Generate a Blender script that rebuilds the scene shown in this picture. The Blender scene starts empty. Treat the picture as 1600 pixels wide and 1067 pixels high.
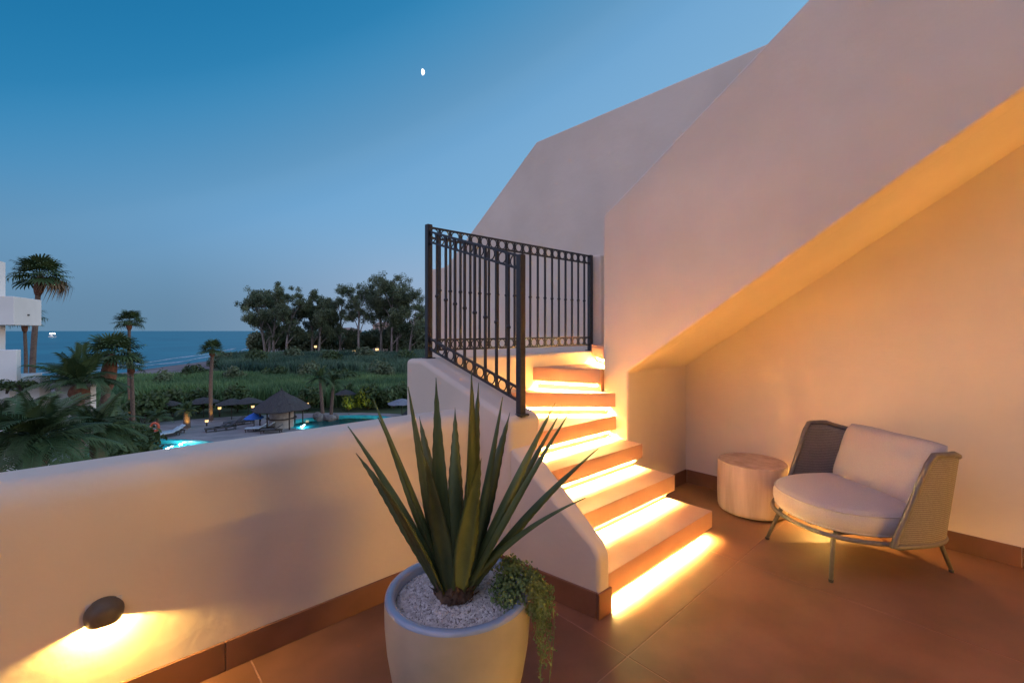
import bpy, bmesh, math, random
from mathutils import Vector, Matrix
PI = math.pi
R = math.radians
sc = bpy.context.scene
col = sc.collection

# ------------------------------------------------------------------ camera
YAW = R(42.6)
SY, CY = math.sin(YAW), math.cos(YAW)
EYE = 1.4
cam_d = bpy.data.cameras.new('camera')
cam = bpy.data.objects.new('camera', cam_d)
col.objects.link(cam)
cam.location = (0, 0, EYE)
cam.rotation_euler = (PI / 2, 0, -YAW)
cam_d.sensor_width = 36
cam_d.lens = 16
cam_d.shift_y = -0.0103
cam_d.clip_start = 0.05
cam_d.clip_end = 60000
sc.camera = cam

# ------------------------------------------------------------------ dusk sky
world = bpy.data.worlds.new('World')
sc.world = world
world.use_nodes = True
wn = world.node_tree
wn.nodes.clear()


def srgb(r, g, b):
    f = lambda c: ((c / 255 + 0.055) / 1.055) ** 2.4 if c > 10 else c / 255 / 12.92
    return (f(r), f(g), f(b), 1)


def wnode(t, **k):
    n = wn.nodes.new(t)
    for a, b in k.items():
        setattr(n, a, b)
    return n


GLOW = (0.98, 0.69, 1.0)  # colour of the lavender dome added to light the walls
GLOW_AZ = R(268)          # azimuth of the added lavender glow, to the left behind the viewer
wout = wnode('ShaderNodeOutputWorld')
wbg = wnode('ShaderNodeBackground')
wtc = wnode('ShaderNodeTexCoord')
wsep = wnode('ShaderNodeSeparateXYZ')
wn.links.new(wtc.outputs['Generated'], wsep.inputs[0])
# the clear sky darkens upwards and away from the side where the sun went down (to the right)
east = wnode('ShaderNodeVectorMath', operation='DOT_PRODUCT')
east.inputs[1].default_value = (CY, -SY, 0.0)
wn.links.new(wtc.outputs['Generated'], east.inputs[0])
tilt = wnode('ShaderNodeMath', operation='MULTIPLY_ADD')
tilt.inputs[1].default_value = -0.45
wn.links.new(east.outputs['Value'], tilt.inputs[0])
wn.links.new(wsep.outputs['Z'], tilt.inputs[2])


def wramp(src, stops):
    r_ = wnode('ShaderNodeValToRGB')
    el = r_.color_ramp.elements
    el[0].position, el[0].color = stops[0][0], srgb(*stops[0][1])
    el[1].position, el[1].color = stops[-1][0], srgb(*stops[-1][1])
    for p, c in stops[1:-1]:
        e = el.new(p)
        e.color = srgb(*c)
    r_.color_ramp.interpolation = 'CARDINAL'
    wn.links.new(src, r_.inputs[0])
    return r_.outputs[0]


off = wnode('ShaderNodeMath', operation='MULTIPLY_ADD')
off.inputs[1].default_value = 1 / 1.45
off.inputs[2].default_value = 0.45 / 1.45
wn.links.new(tilt.outputs[0], off.inputs[0])
clear = wramp(off.outputs[0], [((z_ + 0.45) / 1.45, c_) for z_, c_ in (
    (-0.40, (255, 226, 196)), (-0.22, (226, 210, 208)), (-0.05, (160, 190, 216)), (0.22, (133, 178, 214)), (0.415, (113, 166, 209)), (0.495, (98, 153, 195)),
    (0.66, (47, 129, 179)), (1.0, (26, 86, 136)))])
hz = wnode('ShaderNodeMapRange', interpolation_type='LINEAR')
hz.inputs['From Min'].default_value = -0.60
hz.inputs['From Max'].default_value = 0.6
wn.links.new(east.outputs['Value'], hz.inputs['Value'])
haze_c = wramp(hz.outputs[0], [(0.0, (100, 134, 162)), (0.25, (146, 165, 192)), (0.5, (166, 178, 202)), (0.8, (222, 204, 200)), (1.0, (255, 222, 196))])
hf = wnode('ShaderNodeMapRange', interpolation_type='SMOOTHSTEP')
hf.inputs['From Min'].default_value = 0.0
hf.inputs['From Max'].default_value = 0.26
hf.inputs['To Min'].default_value = 0.95
hf.inputs['To Max'].default_value = 0.0
wn.links.new(wsep.outputs['Z'], hf.inputs['Value'])
base = wnode('ShaderNodeMixRGB', blend_type='MIX')
wn.links.new(hf.outputs[0], base.inputs[0])
wn.links.new(clear, base.inputs[1])
wn.links.new(haze_c, base.inputs[2])
sunset = wnode('ShaderNodeMapRange', interpolation_type='SMOOTHSTEP')
sunset.inputs['From Min'].default_value = 0.42
sunset.inputs['From Max'].default_value = 1.0
sunset.inputs['To Min'].default_value = 1.0
sunset.inputs['To Max'].default_value = 3.2
wn.links.new(east.outputs['Value'], sunset.inputs['Value'])
base0 = base
base = wnode('ShaderNodeMixRGB', blend_type='MULTIPLY')
base.inputs[0].default_value = 1
wn.links.new(base0.outputs[0], base.inputs[1])
wn.links.new(sunset.outputs[0], base.inputs[2])
# broad lavender dome added out of view to light the walls, mixed with dusk sky
gd = Vector((math.sin(GLOW_AZ) * 0.72, math.cos(GLOW_AZ) * 0.72, 0.69)).normalized()
dot = wnode('ShaderNodeVectorMath', operation='DOT_PRODUCT')
dot.inputs[1].default_value = gd
wn.links.new(wtc.outputs['Generated'], dot.inputs[0])
arch = wnode('ShaderNodeMapRange', interpolation_type='SMOOTHSTEP')
arch.inputs['From Min'].default_value = 0.34
arch.inputs['From Max'].default_value = 1.0
arch.inputs['To Min'].default_value = 0.0
arch.inputs['To Max'].default_value = 1.0
wn.links.new(dot.outputs['Value'], arch.inputs['Value'])
sky = wnode('ShaderNodeTexSky', sky_type='NISHITA', sun_disc=False)
sky.sun_elevation = R(-0.6)
sky.sun_rotation = GLOW_AZ
sky.ozone_density = 1.6
dim = wnode('ShaderNodeMixRGB', blend_type='MIX')
dim.inputs[0].default_value = 0.65
dim.inputs[2].default_value = (*GLOW, 1)
wn.links.new(sky.outputs[0], dim.inputs[1])
mul = wnode('ShaderNodeMixRGB', blend_type='MULTIPLY')
mul.inputs[0].default_value = 1
wn.links.new(dim.outputs[0], mul.inputs[1])
wn.links.new(arch.outputs[0], mul.inputs[2])
add = wnode('ShaderNodeMixRGB', blend_type='ADD')
add.inputs[0].default_value = 1
wn.links.new(base.outputs[0], add.inputs[1])
wn.links.new(mul.outputs[0], add.inputs[2])
wn.links.new(add.outputs[0], wbg.inputs[0])
wbg.inputs[1].default_value = 1.0
wn.links.new(wbg.outputs[0], wout.inputs[0])

sc.view_settings.view_transform = 'Standard'
sc.view_settings.look = 'None'
sc.view_settings.exposure = 0.0
sc.view_settings.gamma = 1.0
sc.render.engine = 'CYCLES'
sc.cycles.use_denoising = True
sc.cycles.max_bounces = 9
sc.cycles.diffuse_bounces = 5
sc.cycles.glossy_bounces = 3
sc.cycles.transmission_bounces = 5
sc.cycles.transparent_max_bounces = 6
sc.cycles.sample_clamp_indirect = 80
sc.cycles.caustics_reflective = False
sc.cycles.caustics_refractive = False

LED_STRENGTH = 40.0      # the strip itself
LED_WATT = 98.0          # light it throws, per metre
LAMP_WATT = 26.0
DOOR_FILL = 1.5
STEP_FILL = 215.0

# ------------------------------------------------------------------ helpers


def W(lat, d, z=0.0):
    """point given as metres to the right of, and in front of, the place the camera stands"""
    return Vector((CY * lat + SY * d, -SY * lat + CY * d, z))


def PX(px, py, d):
    return W((px - 800) / 711.1 * d, d, EYE + (517 - py) / 711.1 * d)


def tag(o, label=None, cat=None, group=None, kind=None):
    if label:
        o['label'] = label
    if cat:
        o['category'] = cat
    if group:
        o['group'] = group
    if kind:
        o['kind'] = kind
    return o


def empty(name, loc=(0, 0, 0), rz=0.0):
    o = bpy.data.objects.new(name, None)
    o.empty_display_size = 0.2
    col.objects.link(o)
    o.location = loc
    o.rotation_euler = (0, 0, rz)
    return o


def link(name, me, mat=None, parent=None, smooth=False):
    o = bpy.data.objects.new(name, me)
    col.objects.link(o)
    if mat and len(me.materials) == 0:
        me.materials.append(mat)
    if parent:
        o.parent = parent
    if smooth:
        me.polygons.foreach_set('use_smooth', [True] * len(me.polygons))
    return o


def from_bm(name, bm, mat=None, parent=None, smooth=False, fix=True):
    me = bpy.data.meshes.new(name)
    if fix:
        bmesh.ops.recalc_face_normals(bm, faces=bm.faces)
    bm.to_mesh(me)
    bm.free()
    return link(name, me, mat, parent, smooth)


def from_vf(name, v, f, mat=None, parent=None, smooth=False, fix=False):
    me = bpy.data.meshes.new(name)
    me.from_pydata([tuple(p) for p in v], [], f)
    me.update()
    if fix:
        bm = bmesh.new()
        bm.from_mesh(me)
        bmesh.ops.recalc_face_normals(bm, faces=bm.faces)
        bm.to_mesh(me)
        bm.free()
    return link(name, me, mat, parent, smooth)


def bevel(o, w, seg=3, ang=30):
    m = o.modifiers.new('bevel', 'BEVEL')
    m.width = w
    m.segments = seg
    m.limit_method = 'ANGLE'
    m.angle_limit = R(ang)
    m.harden_normals = False
    o.data.polygons.foreach_set('use_smooth', [True] * len(o.data.polygons))
    w_ = o.modifiers.new('wn', 'WEIGHTED_NORMAL')
    w_.keep_sharp = False
    return o


def box(bm, x0, x1, y0, y1, z0, z1):
    v = [bm.verts.new((x, y, z)) for z in (z0, z1) for x, y in ((x0, y0), (x1, y0), (x1, y1), (x0, y1))]
    for f in ((0, 3, 2, 1), (4, 5, 6, 7), (0, 1, 5, 4), (1, 2, 6, 5), (2, 3, 7, 6), (3, 0, 4, 7)):
        bm.faces.new([v[i] for i in f])


def boxo(name, x0, x1, y0, y1, z0, z1, mat, parent=None, bev=0.0, seg=2):
    bm = bmesh.new()
    box(bm, x0, x1, y0, y1, z0, z1)
    o = from_bm(name, bm, mat, parent)
    if bev:
        bevel(o, bev, seg)
    return o


def prism(bm, pts, axis, a0, a1):
    """polygon pts (2-D) extruded along an axis 'x', 'y' or 'z'"""
    def mk(p, a):
        if axis == 'x':
            return (a, p[0], p[1])
        if axis == 'y':
            return (p[0], a, p[1])
        return (p[0], p[1], a)
    A = [bm.verts.new(mk(p, a0)) for p in pts]
    B = [bm.verts.new(mk(p, a1)) for p in pts]
    n = len(pts)
    bm.faces.new(A)
    bm.faces.new(B[::-1])
    for i in range(n):
        bm.faces.new((A[i], B[i], B[(i + 1) % n], A[(i + 1) % n]))


def tube(bm, pts, rad, seg=8, cap=True, closed=False):
    pts = [Vector(p) for p in pts]
    n = len(pts)
    rads = rad if isinstance(rad, (list, tuple)) else [rad] * n
    rings = []
    up = None
    for i in range(n):
        if closed:
            t = pts[(i + 1) % n] - pts[i - 1]
        else:
            t = pts[min(i + 1, n - 1)] - pts[max(i - 1, 0)]
        t.normalize()
        if up is None:
            up = Vector((0, 0, 1)) if abs(t.z) < 0.9 else Vector((1, 0, 0))
        s = t.cross(up)
        if s.length < 1e-6:
            s = t.orthogonal()
        s.normalize()
        up = s.cross(t).normalized()
        rings.append([bm.verts.new(pts[i] + (s * math.cos(2 * PI * k / seg) + up * math.sin(2 * PI * k / seg)) * rads[i]) for k in range(seg)])
    m = n if closed else n - 1
    for i in range(m):
        a, b = rings[i], rings[(i + 1) % n]
        for k in range(seg):
            bm.faces.new((a[k], a[(k + 1) % seg], b[(k + 1) % seg], b[k]))
    if cap and not closed:
        bm.faces.new(rings[0][::-1])
        bm.faces.new(rings[-1])


def tubeo(name, pts, rad, mat, parent=None, seg=8, closed=False):
    bm = bmesh.new()
    tube(bm, pts, rad, seg, True, closed)
    return from_bm(name, bm, mat, parent, smooth=True)


def lathe(bm, prof, seg=48, cx=0, cy=0):
    rings = []
    for r, z in prof:
        if r < 1e-5:
            rings.append([bm.verts.new((cx, cy, z))])
        else:
            rings.append([bm.verts.new((cx + r * math.cos(2 * PI * k / seg), cy + r * math.sin(2 * PI * k / seg), z)) for k in range(seg)])
    for a, b in zip(rings, rings[1:]):
        for k in range(seg):
            k2 = (k + 1) % seg
            if len(a) == 1 and len(b) == 1:
                continue
            if len(a) == 1:
                bm.faces.new((a[0], b[k], b[k2]))
            elif len(b) == 1:
                bm.faces.new((a[k], b[0], a[k2]))
            else:
                bm.faces.new((a[k], b[k], b[k2], a[k2]))


def spline(pts, n):
    """Catmull-Rom through pts"""
    pts = [Vector(p) for p in pts]
    P = [2 * pts[0] - pts[1]] + pts + [2 * pts[-1] - pts[-2]]
    out = []
    m = len(pts) - 1
    for i in range(n + 1):
        t = i / n * m
        k = min(int(t), m - 1)
        u = t - k
        a, b, c, d = P[k:k + 4]
        out.append(0.5 * ((2 * b) + (c - a) * u + (2 * a - 5 * b + 4 * c - d) * u * u + (3 * b - a - 3 * c + d) * u ** 3))
    return out


# ------------------------------------------------------------------ materials
MATS = {}


def pmat(name, c1, c2=None, scale=4.0, detail=5, rough=0.7, rough2=None, bump=0.0, bscale=40.0, bdist=0.01, metal=0.0,
         spec=0.5, stretch=None, vary=0.0, coat=0.0, lo=0.35, hi=0.65, bump2=0.0, bscale2=3.0, trans=0.0, sheen=0.0):
    m = bpy.data.materials.new(name)
    m.use_nodes = True
    nt = m.node_tree
    b = nt.nodes['Principled BSDF']
    b.inputs['Roughness'].default_value = rough
    b.inputs['Metallic'].default_value = metal
    b.inputs['Specular IOR Level'].default_value = spec
    b.inputs['Coat Weight'].default_value = coat
    b.inputs['Sheen Weight'].default_value = sheen
    L = nt.links.new
    tc = nt.nodes.new('ShaderNodeTexCoord')
    mp = nt.nodes.new('ShaderNodeMapping')
    L(tc.outputs['Object'], mp.inputs[0])
    if stretch:
        mp.inputs['Scale'].default_value = stretch
    out = None
    if c2:
        nz = nt.nodes.new('ShaderNodeTexNoise')
        nz.inputs['Scale'].default_value = scale
        nz.inputs['Detail'].default_value = detail
        L(mp.outputs[0], nz.inputs[0])
        rp = nt.nodes.new('ShaderNodeValToRGB')
        rp.color_ramp.elements[0].position = lo
        rp.color_ramp.elements[0].color = (*c1, 1)
        rp.color_ramp.elements[1].position = hi
        rp.color_ramp.elements[1].color = (*c2, 1)
        L(nz.outputs[0], rp.inputs[0])
        out = rp.outputs[0]
        if rough2 is not None:
            mr = nt.nodes.new('ShaderNodeMapRange')
            mr.inputs[1].default_value = lo
            mr.inputs[2].default_value = hi
            mr.inputs[3].default_value = rough
            mr.inputs[4].default_value = rough2
            L(nz.outputs[0], mr.inputs[0])
            L(mr.outputs[0], b.inputs['Roughness'])
    if vary:
        oi = nt.nodes.new('ShaderNodeObjectInfo')
        hs = nt.nodes.new('ShaderNodeHueSaturation')
        mr = nt.nodes.new('ShaderNodeMapRange')
        mr.inputs[3].default_value = 1 - vary
        mr.inputs[4].default_value = 1 + vary
        L(oi.outputs['Random'], mr.inputs[0])
        L(mr.outputs[0], hs.inputs['Value'])
        if out:
            L(out, hs.inputs['Color'])
        else:
            hs.inputs['Color'].default_value = (*c1, 1)
        out = hs.outputs[0]
    if out:
        L(out, b.inputs['Base Color'])
    else:
        b.inputs['Base Color'].default_value = (*c1, 1)
    prev = None
    for st, s, dist in ((bump2, bscale2, 0.05), (bump, bscale, bdist)):
        if st:
            nz = nt.nodes.new('ShaderNodeTexNoise')
            nz.inputs['Scale'].default_value = s
            nz.inputs['Detail'].default_value = 4
            L(mp.outputs[0], nz.inputs[0])
            bp = nt.nodes.new('ShaderNodeBump')
            bp.inputs['Strength'].default_value = st
            bp.inputs['Distance'].default_value = dist
            L(nz.outputs[0], bp.inputs['Height'])
            if prev:
                L(prev, bp.inputs['Normal'])
            prev = bp.outputs[0]
    if prev:
        L(prev, b.inputs['Normal'])
    MATS[name] = m
    return m


def emat(name, c, s):
    m = bpy.data.materials.new(name)
    m.use_nodes = True
    nt = m.node_tree
    b = nt.nodes['Principled BSDF']
    b.inputs['Base Color'].default_value = (0.8, 0.8, 0.8, 1)
    b.inputs['Emission Color'].default_value = (*c, 1)
    b.inputs['Emission Strength'].default_value = s
    return m


def leafmat(name, c1, c2, scale=3.0, rough=0.55, trans=0.25, vary=0.12):
    m = pmat(name, c1, c2, scale=scale, rough=rough, vary=vary, spec=0.3)
    nt = m.node_tree
    b = nt.nodes['Principled BSDF']
    src = b.inputs['Base Color'].links[0].from_socket
    tr = nt.nodes.new('ShaderNodeBsdfTranslucent')
    nt.links.new(src, tr.inputs[0])
    mx = nt.nodes.new('ShaderNodeMixShader')
    mx.inputs[0].default_value = trans
    nt.links.new(b.outputs[0], mx.inputs[1])
    nt.links.new(tr.outputs[0], mx.inputs[2])
    nt.links.new(mx.outputs[0], nt.nodes['Material Output'].inputs[0])
    return m


M_plaster = pmat('plaster', (0.69, 0.585, 0.455), (0.80, 0.69, 0.545), scale=0.9, detail=8, rough=0.85, bump=0.13, bscale=36, bdist=0.006,
                 bump2=0.24, bscale2=2.6, spec=0.25)
M_plaster_far = pmat('plaster_far', (0.70, 0.67, 0.65), (0.78, 0.75, 0.73), scale=0.5, rough=0.9, spec=0.2)
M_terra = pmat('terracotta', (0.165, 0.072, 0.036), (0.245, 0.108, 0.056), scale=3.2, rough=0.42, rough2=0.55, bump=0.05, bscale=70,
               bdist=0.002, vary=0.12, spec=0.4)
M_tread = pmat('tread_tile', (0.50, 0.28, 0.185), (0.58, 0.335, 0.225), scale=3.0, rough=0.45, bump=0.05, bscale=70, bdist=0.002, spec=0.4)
M_grout = pmat('grout', (0.29, 0.145, 0.092), (0.34, 0.175, 0.115), scale=20, rough=0.9)
M_iron = pmat('black_iron', (0.018, 0.018, 0.02), (0.03, 0.028, 0.028), scale=60, rough=0.42, metal=0.0, spec=0.5, bump=0.08, bscale=120, bdist=0.001)
M_pot = pmat('pot_glaze', (0.39, 0.36, 0.27), (0.49, 0.455, 0.345), scale=6, rough=0.45, rough2=0.6, bump=0.10, bscale=26, bdist=0.004, spec=0.5)
M_rim = pmat('pot_rim_sky_tint', (0.25, 0.32, 0.41), (0.32, 0.39, 0.48), scale=8, rough=0.2, bump=0.05, bscale=30, bdist=0.002, spec=0.6, coat=0.4)  # bluish base colour puts the sky's reflection on the rim
M_soil = pmat('soil', (0.22, 0.19, 0.17), (0.34, 0.31, 0.28), scale=40, rough=0.95)
M_pebble = pmat('pebble', (0.50, 0.47, 0.44), (0.80, 0.77, 0.73), scale=60, detail=2, rough=0.7)
M_agave = pmat('agave_leaf', (0.064, 0.096, 0.036), (0.150, 0.190, 0.064), scale=9, rough=0.55, stretch=(1, 1, 0.35), vary=0.28, spec=0.4, bump=0.06, bscale=60, bdist=0.002)
M_agave_dry = pmat('agave_dry_base', (0.05, 0.028, 0.016), (0.16, 0.10, 0.06), scale=40, rough=0.85)
M_trail = leafmat('trailing_leaf', (0.12, 0.20, 0.07), (0.27, 0.36, 0.13), scale=25, vary=0.0)
M_fabric = pmat('cushion_fabric', (0.44, 0.39, 0.355), (0.49, 0.44, 0.40), scale=220, rough=0.95, bump=0.25, bscale=420, bdist=0.0015, bump2=0.10, bscale2=6, spec=0.1, sheen=0.2)
M_frame = pmat('chair_metal', (0.11, 0.092, 0.08), (0.135, 0.115, 0.10), scale=50, rough=0.5, spec=0.5)
M_rubber = pmat('rubber_foot', (0.03, 0.03, 0.03), None, rough=0.7)
M_wood = pmat('bleached_wood', (0.50, 0.37, 0.27), (0.70, 0.55, 0.42), scale=5, rough=0.6, stretch=(2.4, 2.4, 0.30), bump=0.10, bscale=14, bdist=0.004)
M_woodtop = pmat('end_grain_wood', (0.40, 0.28, 0.20), (0.56, 0.42, 0.33), scale=14, rough=0.6, bump=0.12, bscale=22, bdist=0.003)
M_bronze = pmat('bronze_shade', (0.11, 0.085, 0.06), (0.13, 0.10, 0.07), scale=40, rough=0.5, spec=0.4)
M_shade_in = pmat('shade_inside', (0.7, 0.66, 0.6), None, rough=0.6)
M_led = emat('led', (1.0, 0.64, 0.20), LED_STRENGTH)
M_led_profile = pmat('led_profile', (0.5, 0.48, 0.45), None, rough=0.5, metal=0.6)


def weave_mat():
    m = bpy.data.materials.new('rope_weave')
    m.use_nodes = True
    nt = m.node_tree
    b = nt.nodes['Principled BSDF']
    b.inputs['Roughness'].default_value = 0.85
    L = nt.links.new
    tc = nt.nodes.new('ShaderNodeTexCoord')
    w1 = nt.nodes.new('ShaderNodeTexWave')
    w1.wave_type = 'BANDS'
    w1.bands_direction = 'Z'
    w1.inputs['Scale'].default_value = 28
    w1.inputs['Distortion'].default_value = 2.2
    w1.inputs['Detail'].default_value = 2
    w1.inputs['Detail Scale'].default_value = 6
    L(tc.outputs['Object'], w1.inputs[0])
    rp = nt.nodes.new('ShaderNodeValToRGB')
    rp.color_ramp.elements[0].color = (0.15, 0.125, 0.11, 1)
    rp.color_ramp.elements[1].color = (0.28, 0.24, 0.215, 1)
    L(w1.outputs[0], rp.inputs[0])
    L(rp.outputs[0], b.inputs['Base Color'])
    bp = nt.nodes.new('ShaderNodeBump')
    bp.inputs['Strength'].default_value = 0.7
    bp.inputs['Distance'].default_value = 0.004
    L(w1.outputs[0], bp.inputs['Height'])
    L(bp.outputs[0], b.inputs['Normal'])
    return m


M_weave = weave_mat()

# ------------------------------------------------------------------ terrace floor
TILE = 1.2
X0, Y0 = 2.893, 1.106
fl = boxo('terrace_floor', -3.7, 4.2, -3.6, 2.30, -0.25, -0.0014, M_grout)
tag(fl, 'large terracotta tiles with pale joints on the terrace floor', kind='structure')
xs = [X0 - TILE * 5 + TILE * i for i in range(8)]
ys = [Y0 - TILE * 4 + TILE * i for i in range(7)]
rng = random.Random(3)
for i in range(len(xs) - 1):
    for j in range(len(ys) - 1):
        x0, x1 = max(xs[i], -3.7) + 0.003, min(xs[i + 1], 4.07) - 0.003
        y0, y1 = max(ys[j], -3.5) + 0.003, min(ys[j + 1], 2.25) - 0.003
        if x1 - x0 < 0.05 or y1 - y0 < 0.05:
            continue
        bm = bmesh.new()
        box(bm, x0, x1, y0, y1, -0.02, rng.uniform(-0.0006, 0.0006))
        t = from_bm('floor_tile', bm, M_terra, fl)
        bevel(t, 0.0012, 1)


def skirting(parent, p, q, nrm, start=0.0, h=0.12, L=TILE, z=0.0):
    """row of skirting tiles from p to q on the side nrm"""
    p, q, nrm = Vector(p), Vector(q), Vector(nrm).normalized()
    d = (q - p)
    tot = d.length
    d.normalize()
    a = 0.0
    first = True
    while a < tot - 1e-4:
        b = min(tot, a + (start if first and start > 0 else L))
        first = False
        A, B = p + d * (a + 0.0015), p + d * (b - 0.0015)
        bm = bmesh.new()
        v = []
        for zz in (z + 0.001, z + h):
            for c in (A, B, B + nrm * 0.013, A + nrm * 0.013):
                v.append(bm.verts.new((c.x, c.y, zz)))
        for f in ((0, 3, 2, 1), (4, 5, 6, 7), (0, 1, 5, 4), (1, 2, 6, 5), (2, 3, 7, 6), (3, 0, 4, 7)):
            bm.faces.new([v[i] for i in f])
        o = from_bm('skirting_tile', bm, M_terra, parent)
        bevel(o, 0.0025, 2)
        a = b


# ------------------------------------------------------------------ terrace walls
def wobble(o, amp, seed):
    """slightly uneven hand-trowelled surface"""
    from mathutils import noise
    for v in o.data.vertices:
        n = noise.noise_vector(v.co * 1.7 + Vector((seed, 0, 0)))
        v.co += Vector((n.x, n.y, n.z * 0.7)) * amp


# low boundary wall with a soft rounded top
prof = [(2.19, -0.25), (2.19, 0.0), (2.19, 0.3), (2.19, 0.6), (2.190, 0.755)]
for k in range(1, 9):
    a = k / 8 * PI / 2
    prof.append((2.19 + 0.10 * (1 - math.cos(a)), 0.785 + 0.115 * math.sin(a)))
prof += [(2.345, 0.903)]
for k in range(1, 6):
    a = k / 5 * PI / 2
    prof.append((2.39 + 0.06 * math.sin(a), 0.853 + 0.05 * math.cos(a)))
prof += [(2.45, 0.5), (2.45, -1.0), (2.45, -8.7)]
vs, fs = [], []
NX = 60
for i in range(NX + 1):
    x = -3.95 + (1.80 + 3.95) * i / NX
    for p in prof:
        vs.append(Vector((x, p[0], p[1])))
n = len(prof)
for i in range(NX):
    for k in range(n - 1):
        a = i * n + k
        fs.append((a, a + 1, a + n + 1, a + n))
fs.append(tuple(range(n)))
fs.append(tuple(range(NX * n, NX * n + n))[::-1])
bw = from_vf('boundary_wall', vs, fs, M_plaster, None, True, True)
wobble(bw, 0.004, 1.0)
tag(bw, 'long low white plaster parapet with rounded top along the terrace edge', 'wall')
skirting(bw, (0.40 - 1.2 * 3, 2.19, 0), (1.76, 2.19, 0), (0, -1, 0))

# taller stair parapet that carries the railing, L-shaped in plan
bm = bmesh.new()
plan = [(1.72, 1.886), (1.97, 1.886), (1.93, 2.76), (3.75, 2.76), (3.75, 2.95), (1.66, 2.945), (1.675, 2.76)]
top = [0.90, 0.905, 1.20, 1.20, 1.20, 1.20, 1.20]
B = [bm.verts.new((x, y, -0.2)) for x, y in plan]
T = [bm.verts.new((x, y, z)) for (x, y), z in zip(plan, top)]
for i in range(7):
    j = (i + 1) % 7
    bm.faces.new((B[i], B[j], T[j], T[i]))
bm.faces.new((T[0], T[1], T[2], T[6]))
bm.faces.new((T[6], T[2], T[3], T[4], T[5]))
bm.faces.new(B[::-1])
sp = from_bm('stair_parapet', bm, M_plaster)
bevel(sp, 0.035, 4, 20)
tag(sp, 'white plaster stair parapet with sloping top carrying the black railing', 'wall')

# low sloping stringer beside the first steps
bm = bmesh.new()
fr, bk = 1.345, 1.90
pts = [(fr, -0.1), (fr, 0.29), (fr + 0.035, 0.345), (bk, 0.745), (bk, -0.1)]


def strx(y, side):
    u = (y - fr) / (bk - fr)
    return (1.812 - 0.085 * u) if side == 0 else (1.905 - 0.005 * u)


A = [bm.verts.new((strx(y, 0), y, z)) for y, z in pts]
Bv = [bm.verts.new((strx(y, 1), y, z)) for y, z in pts]
bm.faces.new(A)
bm.faces.new(Bv[::-1])
for i in range(5):
    j = (i + 1) % 5
    bm.faces.new((A[i], Bv[i], Bv[j], A[j]))
sg = from_bm('stair_stringer_wall', bm, M_plaster)
bevel(sg, 0.022, 4, 20)
tag(sg, 'low sloping white plaster side wall beside the lowest steps', 'wall')
skirting(sg, (strx(fr + 0.004, 0), fr + 0.004, 0), (1.727, 1.886, 0), (-1, -0.157, 0), h=0.125)
skirting(sg, (1.795, fr, 0), (1.905, fr, 0), (0, -1, 0), h=0.125)
skirting(sp, (1.727, 1.888, 0), (1.700, 2.175, 0), (-1, -0.09, 0), h=0.125)

# big diagonal wall and soffit of the upper flight
YE = -2.6
TOPZ = lambda y: 2.36 + 0.685 * (2.24 - y)
BOTZ = lambda y: 1.054 + 0.682 * (2.056 - y)
sw = empty('upper_stair_wall', (3.1, 2.2, 0))
tag(sw, 'tall white plaster diagonal stair wall rising to the upper right above the niche', 'wall')
bm = bmesh.new()
prism(bm, [(2.26, -0.05), (2.26, TOPZ(2.26)), (YE, TOPZ(YE)), (YE, BOTZ(YE)), (2.02, BOTZ(2.02)), (2.02, -0.05)], 'x', 3.10, 3.26)
o = from_bm('wall_face', bm, M_plaster, sw)
o.matrix_parent_inverse = Matrix.Translation((-3.1, -2.2, 0))
bevel(o, 0.018, 3, 20)
bm = bmesh.new()
prism(bm, [(2.021, -0.05), (2.021, BOTZ(2.021)), (YE, BOTZ(YE)), (YE, BOTZ(YE) + 0.3), (2.25, BOTZ(2.25) + 0.3), (2.25, -0.05)], 'x', 3.245, 4.06)
o = from_bm('soffit', bm, M_plaster, sw)
o.matrix_parent_inverse = Matrix.Translation((-3.1, -2.2, 0))
skirting(sw, (3.12, 2.0195, 0), (4.045, 2.0195, 0), (0, -1, 0))
for c in sw.children:
    if c.name.startswith('skirting'):
        c.matrix_parent_inverse = Matrix.Translation((-3.1, -2.2, 0))

# house wall at the back of the niche, its far end cut down at a slant
bm = bmesh.new()
prism(bm, [(-3.8, -0.3), (-3.8, 3.747), (3.96, 3.747), (5.92, 2.40), (6.35, 2.40), (6.35, -8.7), (2.9, -8.7), (2.9, -0.3)], 'x', 4.05, 4.35)
hw = from_bm('house_wall', bm, M_plaster)
bevel(hw, 0.02, 3, 20)
tag(hw, 'high white house wall behind the stairs with its far end cut at a slant', 'wall')
skirting(hw, (4.05, 2.005, 0), (4.05, -3.44, 0), (-1, 0, 0), start=2.005 + 0.06)
pier = boxo('pier', 3.752, 4.048, 2.765, 2.945, -0.2, 2.17, M_plaster, hw, 0.02, 3)

# house wall behind the terrace; its glowing door and step are added fill lights
bm = bmesh.new()
DX0, DX1, DZ = 2.1, 3.4, 2.2
for (x0, x1, z0, z1) in ((-3.7, DX0, -0.3, 7.5), (DX1, 4.05, -0.3, 7.5), (DX0, DX1, DZ, 7.5)):
    box(bm, x0, x1, -3.75, -3.45, z0, z1)
rear = from_bm('rear_house_wall', bm, M_plaster)  # unseen; built this tall to shut out the low sky behind
tag(rear, 'unseen white plaster house wall with a wide door opening behind the viewer, raised to block sky', 'wall')
sd = empty('added_door', (2.75, -3.6, 0))  # unseen door, added for a weak warm glow from behind
tag(sd, 'unseen glazed sliding door added behind the viewer as a weak warm light', 'door')
M_door_fill = emat('door_fill_glow', (1.0, 0.43, 0.09), DOOR_FILL)
M_alu = pmat('door_aluminium', (0.08, 0.075, 0.07), None, rough=0.4, metal=0.3)
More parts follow.
